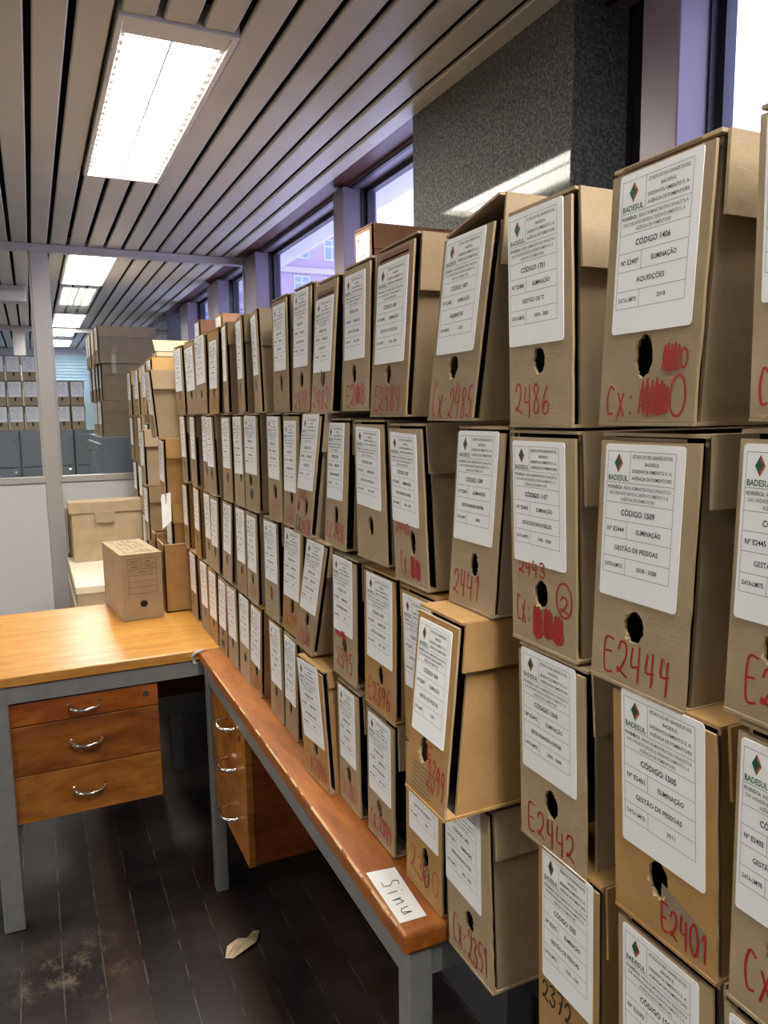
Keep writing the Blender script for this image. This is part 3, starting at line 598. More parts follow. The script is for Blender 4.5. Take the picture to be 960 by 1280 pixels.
# ================================================================ THE LONG WALL OF BOXES
# key, front x, y centre, width, yaw, lean, base z, height
TABLE = [
 ('1a', 0.477, 2.700, 0.125, -0.05, 0.015, 0.004, 0.234),
('1b', 0.477, 2.493, 0.125, -0.057, 0.015, 0.004, 0.234),
('1c', 0.477, 2.339, 0.120, -0.06, -0.004, 0.004, 0.234),
('1d', 0.477, 2.172, 0.122, 0, -0.03, 0.004, 0.234),
('1e', 0.477, 2.02, 0.108, 0.138, 0.001, 0.004, 0.234),
('1f', 0.477, 1.859, 0.108, 0.114, 0.008, 0.004, 0.234),
('1g', 0.477, 1.707, 0.108, 0.139, 0.039, 0.004, 0.234),
('1h', 0.477, 1.531, 0.104, 0, -0.005, 0.004, 0.234),
('1i', 0.477, 1.403, 0.105, 0, -0.024, 0.004, 0.234),
('1j', 0.472, 1.279, 0.106, 0, -0.044, 0.001, 0.227),
('1k', 0.477, 1.134, 0.110, 0, -0.017, 0.004, 0.229),
('1l', 0.477, 1.012, 0.125, 0, -0.034, -0.006, 0.241),
('1m', 0.477, 0.83, 0.113, 0, -0.048, -0.011, 0.225),
('1n', 0.477, 0.642, 0.109, 0, 0.008, -0.017, 0.226),
('1o', 0.477, 0.497, 0.114, 0, -0.012, -0.014, 0.22),
('1p', 0.477, 0.346, 0.092, 0, 0.003, -0.01, 0.219),
('2a', 0.477, 2.677, 0.089, 0, 0.016, -0.231, 0.234),
('2b', 0.477, 2.508, 0.108, 0.051, 0.007, -0.231, 0.234),
('2c', 0.480, 2.325, 0.100, 0.03, 0.003, -0.231, 0.234),
('2d', 0.468, 2.191, 0.102, 0, 0.022, -0.231, 0.234),
('2e', 0.477, 2.04, 0.106, 0, 0.001, -0.231, 0.234),
('2f', 0.477, 1.909, 0.102, 0, 0.0, -0.231, 0.234),
('2g', 0.477, 1.788, 0.12, -0.02, -0.004, -0.231, 0.234),
('2h', 0.477, 1.594, 0.103, 0, 0.001, -0.231, 0.234),
('2i', 0.477, 1.488, 0.100, 0, -0.019, -0.231, 0.234),
('2j', 0.461, 1.372, 0.1, 0, -0.076, -0.231, 0.234),
('2k', 0.477, 1.238, 0.102, 0, -0.029, -0.236, 0.228),
('2l', 0.477, 1.074, 0.117, 0, 0.009, -0.232, 0.222),
('2m', 0.477, 0.937, 0.105, 0, 0.019, -0.243, 0.228),
('2n', 0.477, 0.779, 0.106, 0, -0.024, -0.241, 0.224),
('2o', 0.477, 0.631, 0.113, 0, 0.01, -0.25, 0.23),
('2p', 0.477, 0.498, 0.118, 0, -0.008, -0.252, 0.232),
('2q', 0.477, 0.354, 0.097, 0, -0.004, -0.233, 0.218),
('3a', 0.477, 2.702, 0.082, 0, 0.008, -0.466, 0.234),
('3b', 0.477, 2.502, 0.108, 0.038, 0.0, -0.466, 0.234),
('3c', 0.481, 2.345, 0.095, 0, 0.007, -0.466, 0.234),
('3d', 0.477, 2.245, 0.104, 0, -0.018, -0.466, 0.234),
('3e', 0.477, 2.091, 0.106, 0, -0.032, -0.466, 0.234),
('3f', 0.477, 1.925, 0.102, 0, -0.01, -0.466, 0.234),
('3g', 0.477, 1.816, 0.101, 0, -0.008, -0.466, 0.234),
('3h', 0.477, 1.649, 0.114, 0, -0.006, -0.466, 0.234),
('3i', 0.48, 1.518, 0.118, -0.02, -0.033, -0.466, 0.234),
('3j', 0.466, 1.396, 0.108, 0, -0.095, -0.466, 0.234),
('3k', 0.477, 1.203, 0.112, 0, -0.007, -0.467, 0.223),
('3l', 0.477, 1.054, 0.119, 0, -0.005, -0.473, 0.229),
('3m', 0.477, 0.907, 0.108, 0, 0.013, -0.475, 0.227),
('3n', 0.407, 0.771, 0.104, 0, 0.015, -0.474, 0.232),
('3o', 0.477, 0.611, 0.114, 0, 0.009, -0.472, 0.219),
('3p', 0.477, 0.454, 0.121, 0, 0.012, -0.466, 0.217),
('3q', 0.477, 0.339, 0.093, 0, 0.003, -0.466, 0.23),
('4a', 0.477, 2.615, 0.105, 0, 0.008, -0.7, 0.234),
('4b', 0.477, 2.426, 0.117, 0, 0.007, -0.7, 0.234),
('4c', 0.477, 2.307, 0.114, 0, -0.004, -0.7, 0.234),
('4d', 0.477, 2.183, 0.103, 0, -0.018, -0.7, 0.234),
('4e', 0.477, 2.054, 0.115, 0, 0.003, -0.7, 0.234),
('4f', 0.477, 1.925, 0.11, 0, -0.01, -0.7, 0.234),
('4g', 0.477, 1.82, 0.098, 0, -0.025, -0.7, 0.234),
('4h', 0.477, 1.632, 0.104, 0, -0.0, -0.7, 0.234),
('4i', 0.477, 1.526, 0.089, 0, -0.005, -0.7, 0.234),
('4j', 0.455, 1.300, 0.125, -0.058, 0.03, -0.7, 0.228),
('4k', 0.477, 1.188, 0.1, 0, 0.006, -0.7, 0.223),
('4l', 0.477, 1.056, 0.106, 0, -0.001, -0.697, 0.22),
('4m', 0.477, 0.907, 0.114, 0, -0.001, -0.7, 0.222),
('4n', 0.477, 0.777, 0.113, 0, 0.014, -0.722, 0.238),
('4o', 0.477, 0.58, 0.1, 0, 0.006, -0.7, 0.235),
('4p', 0.477, 0.444, 0.114, 0, 0.01, -0.7, 0.235),
('4q', 0.477, 0.325, 0.101, 0, 0.014, -0.7, 0.235)
]
A0 = ('1401', 'E2400', 'GESTÃO DE PESSOAS', '2006 - 2008')
GEN = [('1401', 'E2430', 'GESTÃO DE PESSOAS', '2000 - 2006'), ('1107', 'E2431', 'GESTÃO FINANCEIRO-CONTÁBIL', '1996 - 2000'), ('1509', 'E2439', 'AQUISIÇÕES', '2013')]
# per box: colour, label text, label placement, handwriting (text,u0,v0,u1,h,colour), extras, description
X_ = {
'1a': dict(hand=[('24', -.3, .07, .3, .09, 2)]), '1b': dict(hand=[('E24', -.3, .06, .35, .1, 2)], lab=(0, .90, .82, .58, -3)), '1c': dict(hand=[('E24', -.35, .08, .35, .1, 2)], lab=(0, .985, .86, .60, -3)),
'1d': dict(hand=[('05', -.3, .06, .3, .12, 1)], lab=(.005, .86, .78, .56, 0), color=2, flap=.06), '1e': dict(color=1), '1f': dict(color=1, curl=1, hand=[('24', -.2, .05, .2, .1, 2)]), '1g': dict(color=0, hand=[('24', -.2, .06, .2, .1, 2)], flap=.085),
'1h': dict(label=('1401', 'E2476', 'AQUISIÇÕES', '2011'), hand=[('C', -.35, .09, -.1, .14, 1)], lab=(.0, .93, .78, .565, 0)),
'1i': dict(label=('1107', 'E2478', 'GESTÃO FINANCEIRA', '1998 - 2002'), hand=[('2478', -.35, .03, .38, .13, 0)], lab=(.004, .965, .80, .60, 0)),
'1j': dict(slit=.016, label=('1401', 'E2482', 'AQUISIÇÕES', '2010 - 2011'), hand=[('2482', -.42, .04, .38, .15, 0)], lab=(.004, .86, .82, .545, 0), dark_line=True, strip=True, flap=.05),
'1k': dict(label=('1401', 'E2488', 'GESTÃO CONTÁBIL', '2004 - 2006'), hand=[('E2#8', -.36, .04, .4, .13, 0)], lab=(.004, .93, .76, .575, 0)),
'1l': dict(label=('1401', 'E2484', 'GESTÃO DE PESSOAS', '2005 - 2006'), hand=[('E2484', -.4, .05, .36, .13, 0)], lab=(.003, .90, .80, .58, 0), dark_line=True, strip=True, raise_=.002, flap=.075),
'1m': dict(label=('1407', 'E2485', 'AQUISIÇÕES', '2013'), hand=[('CX:2485', -.42, .02, .48, .17, 0)], lab=(.004, .965, .80, .60, 0), raise_=.022, hole=(.002, .29), flap=.075),
'1n': dict(label=('1701', 'E2486', 'GESTÃO DE TI', '2000 - 2001'), hand=[('2486', -.40, .06, .18, .13, 0)], lab=(.006, .975, .86, .60, 0), hole=(.0, .30), flap=.075, raise_=.0),
'1o': dict(label=('1406', 'E2487', 'AQUISIÇÕES', '2018'), hand=[('CX:', -.42, .04, -.08, .11, 0), ('#', -.08, .035, .22, .14, 0), ('#O', .08, .045, .42, .12, 0), ('#', .14, .20, .34, .10, 0), ('O', .32, .22, .4, .06, 0)], lab=(.0, .96, .80, .60, 0), hole=(.004, .265), dark_line=True, flap=.062),
'1p': dict(hand=[('CX:', -.42, .05, -.08, .11, 0)]),
'2a': dict(), '2b': dict(), '2c': dict(), '2d': dict(color=0), '2e': dict(hand=[('E', -.1, .1, .1, .1, 2)]), '2f': dict(hand=[('24', -.3, .1, .1, .09, 2)], hole=(-.02, .33)),
'2g': dict(hand=[('#', -.15, .12, .12, .11, 1), ('2', -.4, .16, -.3, .07, 2)], hole=(.01, .31), color=0),
'2h': dict(hand=[('2437', -.38, .06, .4, .13, 2)], color=0), '2i': dict(hand=[('E24', -.3, .05, .2, .12, 2)], lab=(.004, .93, .78, .62, 0)),
'2j': dict(label=('1107', 'E2434', 'AQUISIÇÕES', '2014'), hand=[('C40', -.35, .30, .1, .06, 0), ('#', -.38, .2, -.24, .07, 0), ('CX', -.4, .04, -.1, .12, 1), ('2434', -.08, .02, .48, .11, 0)], hole=(-.012, .24), lab=(.002, .985, .88, .60, 0)),
'2k': dict(slit=.014, label=('1401', 'E2438', 'GESTÃO FINANCEIRA', '2006'), hand=[('CX:2438', -.42, .07, .44, .13, 0)], lab=(.006, .965, .74, .585, 0)),
'2l': dict(label=('1401', 'E2439', 'GESTÃO DE PESSOAS', '2006 - 2008'), lab=(.004, .945, .80, .565, 2), hole=(.0, .25)),
'2m': dict(slit=.012, label=('1107', 'E2440', 'GESTÃO FINANCEIRO-CONTÁBIL', '2006 - 2007'), hand=[('2440', -.42, .315, .02, .06, 0), ('CX:', -.3, .06, -.02, .12, 0), ('##', .0, .05, .3, .12, 0)], lab=(.008, .94, .80, .565, 2), hole=(-.010, .27)),
'2n': dict(label=('1509', 'E2441', 'GESTÃO FINANCEIRO-CONTÁBIL', '2008'), hand=[('2441', -.42, .07, .22, .14, 0)], lab=(.004, .975, .84, .60, 0), hole=(-.004, .255)),
'2o': dict(label=('1107', 'E2443', 'GESTÃO DOS FUNDOS PÚBLICOS', '1996 - 2000'), hand=[('2443', -.38, .335, .06, .06, 0), ('CX:', -.42, .10, -.18, .11, 0), ('###', -.16, .05, .32, .14, 0), ('O', .2, .20, .46, .12, 0), ('2', .26, .205, .4, .075, 0)], lab=(.005, .95, .80, .565, 0), hole=(.002, .255)),
'2p': dict(label=('1509', 'E2444', 'GESTÃO DE PESSOAS', '2018 - 2020'), hand=[('E2444', -.36, .055, .38, .125, 0)], lab=(.004, .955, .80, .60, 0), hole=(.004, .255), dark_line=True, flap=.06),
'2q': dict(label=('1509', 'E2445', 'GESTÃO DE PESSOAS', '2018 - 2020'), hand=[('E2445', -.32, .075, .40, .145, 0)], lab=(.004, .95, .82, .60, 0)),
'3a': dict(color=2), '3b': dict(color=2), '3c': dict(), '3d': dict(), '3e': dict(), '3f': dict(hand=[('E', -.2, .1, .2, .1, 2)]), '3g': dict(hand=[('E24', -.2, .07, .35, .1, 2)]), '3h': dict(slit=.018, color=0),
'3i': dict(color=2, hand=[('CX2393', -.4, .06, .4, .13, 0)], lab=(.004, .97, .84, .64, 0), label=('1401', 'E2393', 'GESTÃO DE PESSOAS', '1999')),
'3j': dict(label=('1401', 'E2436', 'GESTÃO CONTÁBIL', '2006'), hand=[('2436', -.40, .06, .3, .14, 0)], lab=(.004, .985, .86, .62, 0), hole=(-.0, .29)),
'3k': dict(slit=.022, label=('1107', 'E2395', 'GESTÃO FINANCEIRO-CONTÁBIL', '2005'), hand=[('##', -.36, .33, .1, .05, 0), ('2395', -.35, .08, .36, .15, 0)], lab=(.006, .98, .80, .61, 0), hole=(-.0, .27), color=0),
'3l': dict(label=('1509', 'E2396', 'GESTÃO DE PESSOAS', '2001 - 2002'), hand=[('E2396', -.38, .05, .36, .14, 0)], lab=(.0, .965, .82, .61, 0), color=2, hole=(-.004, .265)),
'3m': dict(color=2, label=('1509', 'E2397', 'GESTÃO DE PESSOAS', '2003'), lab=(.004, .95, .80, .60, 0)),
'3n': dict(color=2, pitch=.030, label=('1509', 'E2399', 'GESTÃO DE PESSOAS', '2009'), hand=[('E', -.02, .24, .14, .06, 0), ('2399', .02, .10, .46, .14, 0)], lab=(.004, .935, .80, .60, 0), hole=(.010, .265), stamp=True, flap=.058, slit=.014),
'3o': dict(slit=.014, label=('1006', 'E2442', 'GESTÃO FINANCEIRO-CONTÁBIL', '2006 - 2008'), hand=[('E2442', -.38, .05, .36, .125, 0)], lab=(.004, .985, .82, .615, 0), hole=(.0, .255), color=0),
'3p': dict(color=2, label=('1505', 'E2401', 'GESTÃO DE PESSOAS', '2011'), hand=[('E2401', -.02, .06, .44, .12, 0)], lab=(.0, .99, .80, .66, 0), hole=(.004, .255), sticker=True),
'3q': dict(label=('1505', 'E2402', 'GESTÃO DE PESSOAS', '2012'), hand=[('CX:', -.36, .09, .1, .13, 0)], lab=(.004, .95, .82, .60, 0), dark_line=True),
'4a': dict(), '4b': dict(), '4c': dict(color=2), '4d': dict(color=1, hand=[('#', -.2, .07, .2, .1, 1)]), '4e': dict(), '4f': dict(),
'4g': dict(color=2, hand=[('CX234', -.3, .05, .45, .11, 0)], lab=(.002, .95, .88, .64, 2)), '4h': dict(hand=[('237', -.2, .07, .4, .12, 2)]), '4i': dict(color=1, lab=(.002, .94, .84, .62, 2)),
'4j': dict(color=2, label=('1107', 'E2346', 'GESTÃO FINANCEIRO-CONTÁBIL', '1998'), hand=[('CX2346', -.38, .07, .42, .14, 0)], lab=(.006, .99, .82, .66, -3), hole=(-.004, .29), flap=.03),
'4k': dict(slit=.018, label=('1401', 'E2352', 'AQUISIÇÕES', '2003 - 2004'), hand=[('CX:2352', -.4, .07, .36, .13, 2)], lab=(.004, .96, .74, .60, 0)),
'4l': dict(slit=.03, label=('1401', 'E2349', 'GESTÃO FINANCEIRA', '2002 - 2003'), hand=[('CX:2349', -.40, .07, .40, .13, 0)], lab=(.002, .95, .82, .60, 0)),
'4m': dict(color=2, label=('1509', 'E2360', 'GESTÃO DE PESSOAS', '2003'), hand=[('2360', -.40, .10, .42, .16, 0), ('O', .0, .1, .16, .13, 1)], lab=(.0, .985, .80, .60, 0), hole=(-.006, .28)),
'4n': dict(label=('1401', 'E2351', 'GESTÃO FINANCEIRO-CONTÁBIL', '2001 - 2002'), hand=[('CX:2351', -.38, .05, .42, .16, 0)], lab=(.010, .995, .80, .615, 2), hole=(-.002, .27), color=0, flap=.062),
'4o': dict(color=2, label=('1505', 'E2372', 'GESTÃO DE PESSOAS', '1998 - 1999'), hand=[('2372', -.44, .23, .1, .10, 1)], lab=(.0, .985, .84, .64, 0), hole=(-.012, .19), casa=True),
'4p': dict(label=('1506', 'E2393', 'GESTÃO DE PESSOAS', '1998 - 2000'), lab=(.004, .95, .80, .60, 0), dark_line=True), '4q': dict(label=('1506', 'E2394', 'AQUISIÇÕES', '2000'), lab=(.004, .95, .80, .60, 0), dark_line=True),
}
ROWN = {'1': 'top row', '2': 'second row down', '3': 'third row down', '4': 'lowest row'}
ORD = ['first', 'second', 'third', 'fourth', 'fifth', 'sixth', 'seventh', 'eighth', 'ninth', 'tenth', 'eleventh', 'twelfth', 'thirteenth', 'fourteenth', 'fifteenth', 'sixteenth', 'seventeenth']
DESC = {
'1d': 'pale tan archive box with scribbled black marks, fourth from left in the top row',
'1e': 'brown archive box turned so its wide side shows, fifth from left in the top row', '1f': 'brown archive box with its label peeling off, sixth from left in the top row', '1g': 'archive box with large side flap before the tall window mullion, top row',
'1i': 'archive box marked 2478 in red, top row', '1j': 'archive box marked 2482 in red with a brown printed strip above its label, top row',
'1k': 'archive box marked E2 with crossed-out red digits, left of the one marked E2484', '1l': 'archive box marked E2484 in red, top row', '1m': 'archive box marked CX:2485 with its lid raised, top row',
'1n': 'archive box marked 2486 in red, top row before the granite column', '1o': 'large near archive box with label code 1406 and two red scribbles, top row', '1p': 'archive box cut by the right edge of the photo, top row',
'2g': 'archive box with wide plain side and a blue-black scribble, second row from the top', '2j': 'leaning archive box marked CX 2434, second row from the top', '2k': 'archive box marked CX:2438 right of the leaning one, second row',
'2l': 'archive box with a crooked label and no handwriting, second row under E2484', '2m': 'archive box with torn hole and small red scribble, second row left of 2441', '2n': 'archive box marked 2441 in red, second row from the top',
'2o': 'archive box marked 2443 with a circled 2 and red scribble, second row', '2p': 'near archive box marked E2444 in large red letters, second row', '2q': 'archive box cut by the right edge, right of the one marked E2444',
'3j': 'leaning archive box marked 2436, third row from the top', '3k': 'archive box marked 2395 in red, third row', '3l': 'tan archive box marked E2396, third row', '3m': 'tan archive box half hidden behind the protruding one marked E2399',
'3n': 'tan archive box marked E2399 sticking out of the wall of boxes', '3o': 'archive box marked E2442 in red, third row', '3p': 'tan archive box marked E2401 with a grey sticker remnant, third row', '3q': 'archive box marked CX: cut by the right edge, right of E2401',
'3i': 'tan archive box left of the leaning one marked 2436, third row',
'4j': 'bulging tan archive box marked CX2346 with crumpled label, on the orange desk', '4k': 'narrow archive box marked CX:2352 in faded red, on the orange desk', '4l': 'archive box marked CX:2349 with open dark slit, on the orange desk', '4m': 'tan archive box marked 2360 at the near end of the orange desk',
'4n': 'archive box marked CX:2351 hanging just past the near end of the orange desk', '4o': 'tan archive box marked 2372 in black marker, lowest row', '4p': 'archive box under the tan one marked E2401, lowest row', '4q': 'archive box at the bottom right corner of the photo',
}
for (k, X, y, w, yaw, lean, z, Hb) in TABLE:
    d = dict(X_.get(k, {})); ci = d.pop('color', R.choice([0, 0, 1, 0])); far = y > 1.75
    sticker = d.pop('sticker', False); casa = d.pop('casa', False)
    idx = 'abcdefghijklmnopq'.index(k[1]); sd = hash_ = sum(map(ord, k))*7+idx
    d.setdefault('label', GEN[(idx+int(k[0])) % 3]); d.setdefault('lab', (R.uniform(-.002, .004), R.uniform(.93, .98), R.uniform(.76, .84), R.uniform(.57, .62), R.uniform(-1.5, 1.5)))
    d.setdefault('hole', (R.uniform(-.006, .006), R.uniform(.25, .27))); d.setdefault('flap', R.uniform(.055, .075))
    root = archive_box('archive_box', (X, y, z), w*.985, Hb, yaw, lean, color=ci, seed=sd, detail=1 if far else 2, taper=.12 if k in ('2j', '3j', '2d', '3d', '1k', '4k') else .03, **d)
    lbl = DESC.get(k) or '%s archive box with white label, %s from left in the %s' % (['greyish', 'brown', 'tan', 'reddish'][ci], ORD[idx], ROWN[k[0]])
    tag(root, lbl, 'box', 'archive boxes stacked in the long wall')
    if sticker:
        b = MB(); b.face([(-.0033, .003, .055), (-.0033, -.047, .038), (-.0033, -.047, .012), (-.0033, .003, .030)]); b.build('sticker_remnant', GREYTAPE, root)
    if casa:
        b = MB(); put_text(b, 'CASA', .0, .018, .014, .05, 0, .01, x=-.0033); b.v = [(-.0033, p[1], p[2]) for p in b.v]; b.build('printed_word', PRINTB, root)
# ---------------------------------------------------------------- boxes standing on the window ledge behind the wall of boxes
for (x, y, c, lb, wd) in ((.90, 2.003+.06, 3, 'dark brown box on the window ledge behind the boxes marked E2484', .12), (.885, 4.40, 3, 'reddish box on the window ledge, leftmost behind the far end', .125), (.885, 3.86, 3, 'reddish wide box on the window ledge behind the top row', .125)):
    zt = {2.063: .528, 4.40: .53, 3.86: .50}[round(y, 3)]
    tag(archive_box('archive_box', (x, y, .2855), wd, zt-.2855, color=c, seed=int(y*10), label=GEN[0], lab=(0, .93, .8, .6, 0), D=.35, detail=1), lb, 'box', 'boxes on the window ledge')
# ---------------------------------------------------------------- stacks at the far end, in front of the glazed partition
rear = [ # x, y, w, z, H, yaw, lean, colour, name
 (.488, 4.28, .115, .004, .232, 0, 0, 1), (.488, 3.98, .115, .004, .232, -.03, 0, 1), (.49, 3.72, .12, .004, .24, 0, .0, 2), (.478, 3.45, .115, .004, .245, 0, 0, 2),
 (.488, 4.27, .115, -.231, .232, 0, 0, 1), (.488, 3.94, .11, -.231, .232, 0, 0, 0), (.482, 3.66, .11, -.231, .2, 0, 0, 0),
 (.49, 4.24, .115, -.466, .232, 0, 0, 1), (.47, 3.86, .11, -.466, .232, 0, 0, 0),  (.488, 4.22, .115, -.70, .232, 0, 0, 1), (.47, 3.80, .11, -.70, .232, 0, 0, 0),
 (.422, 3.36, .115, -.292, .235, 0, 0, 0), (.426, 3.36, .12, -.53, .236, 0, 0, 1)]
rl = ['farthest narrow archive box of the far-end stacks, top of its stack', 'second farthest archive box of the far-end stacks, top row', 'tall tan-edged archive box of the far-end stacks, top row', 'archive box with cream edge at the top, fourth of the far-end stacks',
 'archive box below the farthest narrow one in the far-end stacks', 'archive box in the second layer of the far-end stacks, beside the cream-topped one', 'archive box mostly hidden behind the cream-topped one, far-end stacks', 'archive box third down in the farthest stack', 'archive box third down beside the farthest stack',
 'lowest archive box of the farthest stack', 'lowest archive box beside the farthest stack', 'grey archive box with cream lit top in the far-end stacks', 'grey archive box under the cream-topped one, above the open tan carton']
for i, (x, y, w, z, Hh, yaw, lean, c) in enumerate(rear):
    tag(archive_box('archive_box', (x, y, z), w, Hh, yaw, lean, color=c, seed=200+i, label=GEN[i % 3], lab=(0, .95, .82, .60, 0), detail=1), rl[i], 'box', 'archive boxes at the far end')
tag(archive_box('archive_box', (.515, 3.55, .236 if False else .2495), .12, .03, 0, 0, color=0, seed=333, detail=1, opened=True, flap=.02) , 'small open tan box with its flap up, on top of the far-end stacks', 'box')
near3 = [(.4065, 2.865, .115, -.078, .243, .0, .012, 0, 'big grey archive box leaning out on top of the stack in the open carton', .016), (.419, 2.812, .108, -.312, .232, 0, 0, 2, 'tan archive box with wide flap, second in the stack beside the wall of boxes', 0), (.434, 2.812, .104, -.545, .232, 0, 0, 2, 'tan archive box standing inside the open carton on the honey desk', 0)]
for i, (x, y, w, z, Hh, yaw, lean, c, lb, pt) in enumerate(near3):
    tag(archive_box('archive_box', (x, y, z), w, Hh, yaw, lean, color=c, seed=300+i, label=GEN[i % 3], lab=(0, .96, .86, .62, 3), detail=1, pitch=-pt, D=.33 if i < 2 else .31), lb, 'box', 'archive boxes at the far end')
def open_carton(loc, sx, sy, sz, c, lb):
    t = tag(empty('open_carton', loc), lb, 'box'); b = MB(); th = .004
    b.box(0, sx, -sy/2, sy/2, 0, th); b.box(0, sx, -sy/2, -sy/2+th, 0, sz); b.box(0, sx, sy/2-th, sy/2, 0, sz); b.box(0, th, -sy/2, sy/2, 0, sz); b.box(sx-th, sx, -sy/2, sy/2, 0, sz)
    b.build('carton_body', KRAFT[c], t)
    b = MB(); rr = random.Random(4)
    for i in range(8): b.tube([(sx*i/8, -sy/2+.002, sz+rr.uniform(-.001, .002)), (sx*(i+1)/8, -sy/2+.002, sz+rr.uniform(-.001, .002))], .0028, 6)
    b.tube([(.002, -sy/2, sz), (.002, sy/2, sz)], .003, 6); b.build('carton_rim', KEDGE, t)
    return t
open_carton((.395, 2.80, DESK+.0005), .365, .155, .245, 2, 'tall open tan carton on the honey desk beside the wall of boxes')
oc = open_carton((.39, 2.925, DESK+.0005), .34, .085, .265, 2, 'open tan carton with a small white sticker behind the other open carton')
b = MB(); b.box(.03, .065, -.0435, -.0428, .20, .235); b.build('sticker', PAPER, oc)
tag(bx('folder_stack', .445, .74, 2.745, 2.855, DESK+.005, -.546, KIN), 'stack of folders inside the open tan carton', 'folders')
b = MB()
b.face([(0, 0, 0), (.03, -.012, .03), (.034, .004, .13), (.006, .03, .12)]); b.face([(.0, .0, 0), (.02, .02, .01), (.03, .04, .12), (.004, .03, .11)])
o = b.build('loose_paper', PAPER); o.location = (.400, 2.75, -.40); md = o.modifiers.new('thick', 'SOLIDIFY'); md.thickness = .0008
tag(o, 'loose white sheets sticking out between the stacked boxes', 'paper')
# table and piles behind the honey desk
tb = tag(empty('storage_table', (.70, 3.78, FLOOR)), 'low table behind the honey desk carrying the far-end stacks', 'table')
b = MB(); b.box(-.28, .16, -.76, .80, H-.03, H-.0005); b.build('table_top', W_HONEY, tb)
for (a, c) in ((-.26, -.22), (.1, .14)):
    for (d, e) in ((-.74, -.70), (.72, .76)): b = MB(); b.box(a, c, d, e, 0, H-.03); b.build('leg', STEEL, tb)
def flat_carton(x0, x1, y0, y1, z0, z1, lb):
    t = tag(empty('flat_carton', ((x0+x1)/2, (y0+y1)/2, z0)), lb, 'box'); hx, hy, h = (x1-x0)/2, (y1-y0)/2, z1-z0
    b = MB(); b.box(-hx, hx, -hy, hy, 0, h-.004); b.build('carton_body', K1, t); b = MB(); b.box(-hx-.004, hx+.004, -hy-.004, hy+.004, h-.03 if h > .05 else h-.012, h)
    b.build('carton_lid', CREAM, t, bev=.002); return t
CREAM = mat('cream_board', (226, 216, 194), .7)
flat_carton(.125, .375, 3.03, 4.22, FLOOR+.001, -.80, 'large cream-topped carton on the floor behind the honey desk')
flat_carton(.125, .375, 3.32, 4.22, -.799, -.70, 'cream-topped carton lying under the wide tabbed box')
wb = tag(empty('wide_box', (.145, 3.9, -.699)), 'wide grey archive box with a lid tab behind the honey desk', 'box')
b = MB(); b.box(0, .325, 0, .14, 0, .245); b.build('body', K1, wb, bev=.002)
b = MB(); b.box(-.012, .333, -.006, .146, .235, .29); b.build('lid', K1, wb, bev=.002)
b = MB(); b.prism([(.105, .196), (.112, .188), (.19, .188), (.197, .196), (.197, .24), (.105, .24)], -.016, -.0065, 'y'); b.build('lid_tab', K1, wb)
tag(archive_box('archive_box', (.128, 4.13, -.699), .13, .25, 0, 0, color=1, seed=401, detail=1, D=.25), 'brown archive box hidden behind the wide tabbed box', 'box')
# ---------------------------------------------------------------- the empty new box on the honey desk
nb = empty('new_box', (.243, 2.665, DESK+.0005), math.radians(5.5))
tag(nb, 'clean empty cardboard archive box with printed form, standing on the honey desk', 'box')
b = MB(); w_, d_, h_ = .137, .335, .232
b.box(0, w_, 0, d_, 0, h_-.003); b.build('body', K1, nb, bev=.0015)
b = MB(); b.box(-.001, w_+.001, -.001, d_, h_-.003, h_); b.box(w_, w_+.003, .004, d_, h_-.065, h_-.001); b.build('lid', K1, nb, bev=.001)
def yline(b, x0, x1, z0, z1): b.box(x0, x1, -.0016, -.0008, z0, z1)
b = MB(); L0, L1 = .022, .118; Z = [.205, .192, .172, .150, .128, .109, .088]
t_ = .0012
for z in (.215, .197, .179, .157, .136, .116, .093): yline(b, L0, L1, z-t_/2, z+t_/2)
for x in (L0, L1): yline(b, x-t_/2, x+t_/2, .093, .215)
yline(b, .067-t_/2, .067+t_/2, .179, .215)
for (x, z, wd) in ((.045, .205, .02), (.09, .205, .016), (.045, .187, .022), (.09, .187, .022), (.07, .168, .026)):
    for q in range(4): yline(b, x-wd/2+wd*q/4, x-wd/2+wd*q/4+wd*.17, z-.002, z+.002)
b.build('printed_form', PRINTB, nb)
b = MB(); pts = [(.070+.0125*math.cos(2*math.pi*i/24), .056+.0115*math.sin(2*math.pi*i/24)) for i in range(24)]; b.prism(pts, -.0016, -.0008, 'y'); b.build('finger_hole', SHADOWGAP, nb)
b = MB(); rr = random.Random(9)
for i in range(9):
    y_ = .05+i*.03
    for q in range(5):
        if rr.random() < .75: b.box(.02+q*.02, .02+q*.02+rr.uniform(.008, .016), y_, y_+rr.uniform(.004, .012), h_+.0001, h_+.0006)
b.box(.014, .122, .035, .037, h_+.0001, h_+.0006); b.box(.014, .122, .315, .317, h_+.0001, h_+.0006)
b.build('printed_lines', PRINTB, nb)
# ---------------------------------------------------------------- card on the orange desk, torn paper on the floor
cdm = tag(empty('paper_card', (.440, .928, DESK-.0008)), 'small white card with handwriting at the near end of the orange desk', 'paper')
b = MB(); b.prism([(-.020, .066), (.026, .060), (.017, -.062), (-.024, -.060)], 0, .0008, 'z'); b.build('card', PAPER, cdm)
b = MB()
for i, ch in enumerate('Sinu'):
    for st_ in ST[ch]:
        pts = [(-.012+.028*py, .035-.022*i-.020*px) for px, py in st_]
        for (p, q) in zip(pts, pts[1:]): b.tube([(p[0], p[1], .001), (q[0], q[1], .001)], .0006, 5)
b.build('handwriting', BLACKM, cdm)
tp = empty('torn_paper', (.433, 1.896, FLOOR+.001), .3); tag(tp, 'crumpled scrap of torn beige paper on the dark floor', 'paper')
b = MB(); rr = random.Random(2); out = [(-.06, -.005), (-.035, .028), (.0, .03), (.03, .018), (.05, .03), (.062, .018), (.045, .002), (.03, -.012), (-.01, -.022), (-.045, -.02)]
c = (0, .004, .012)
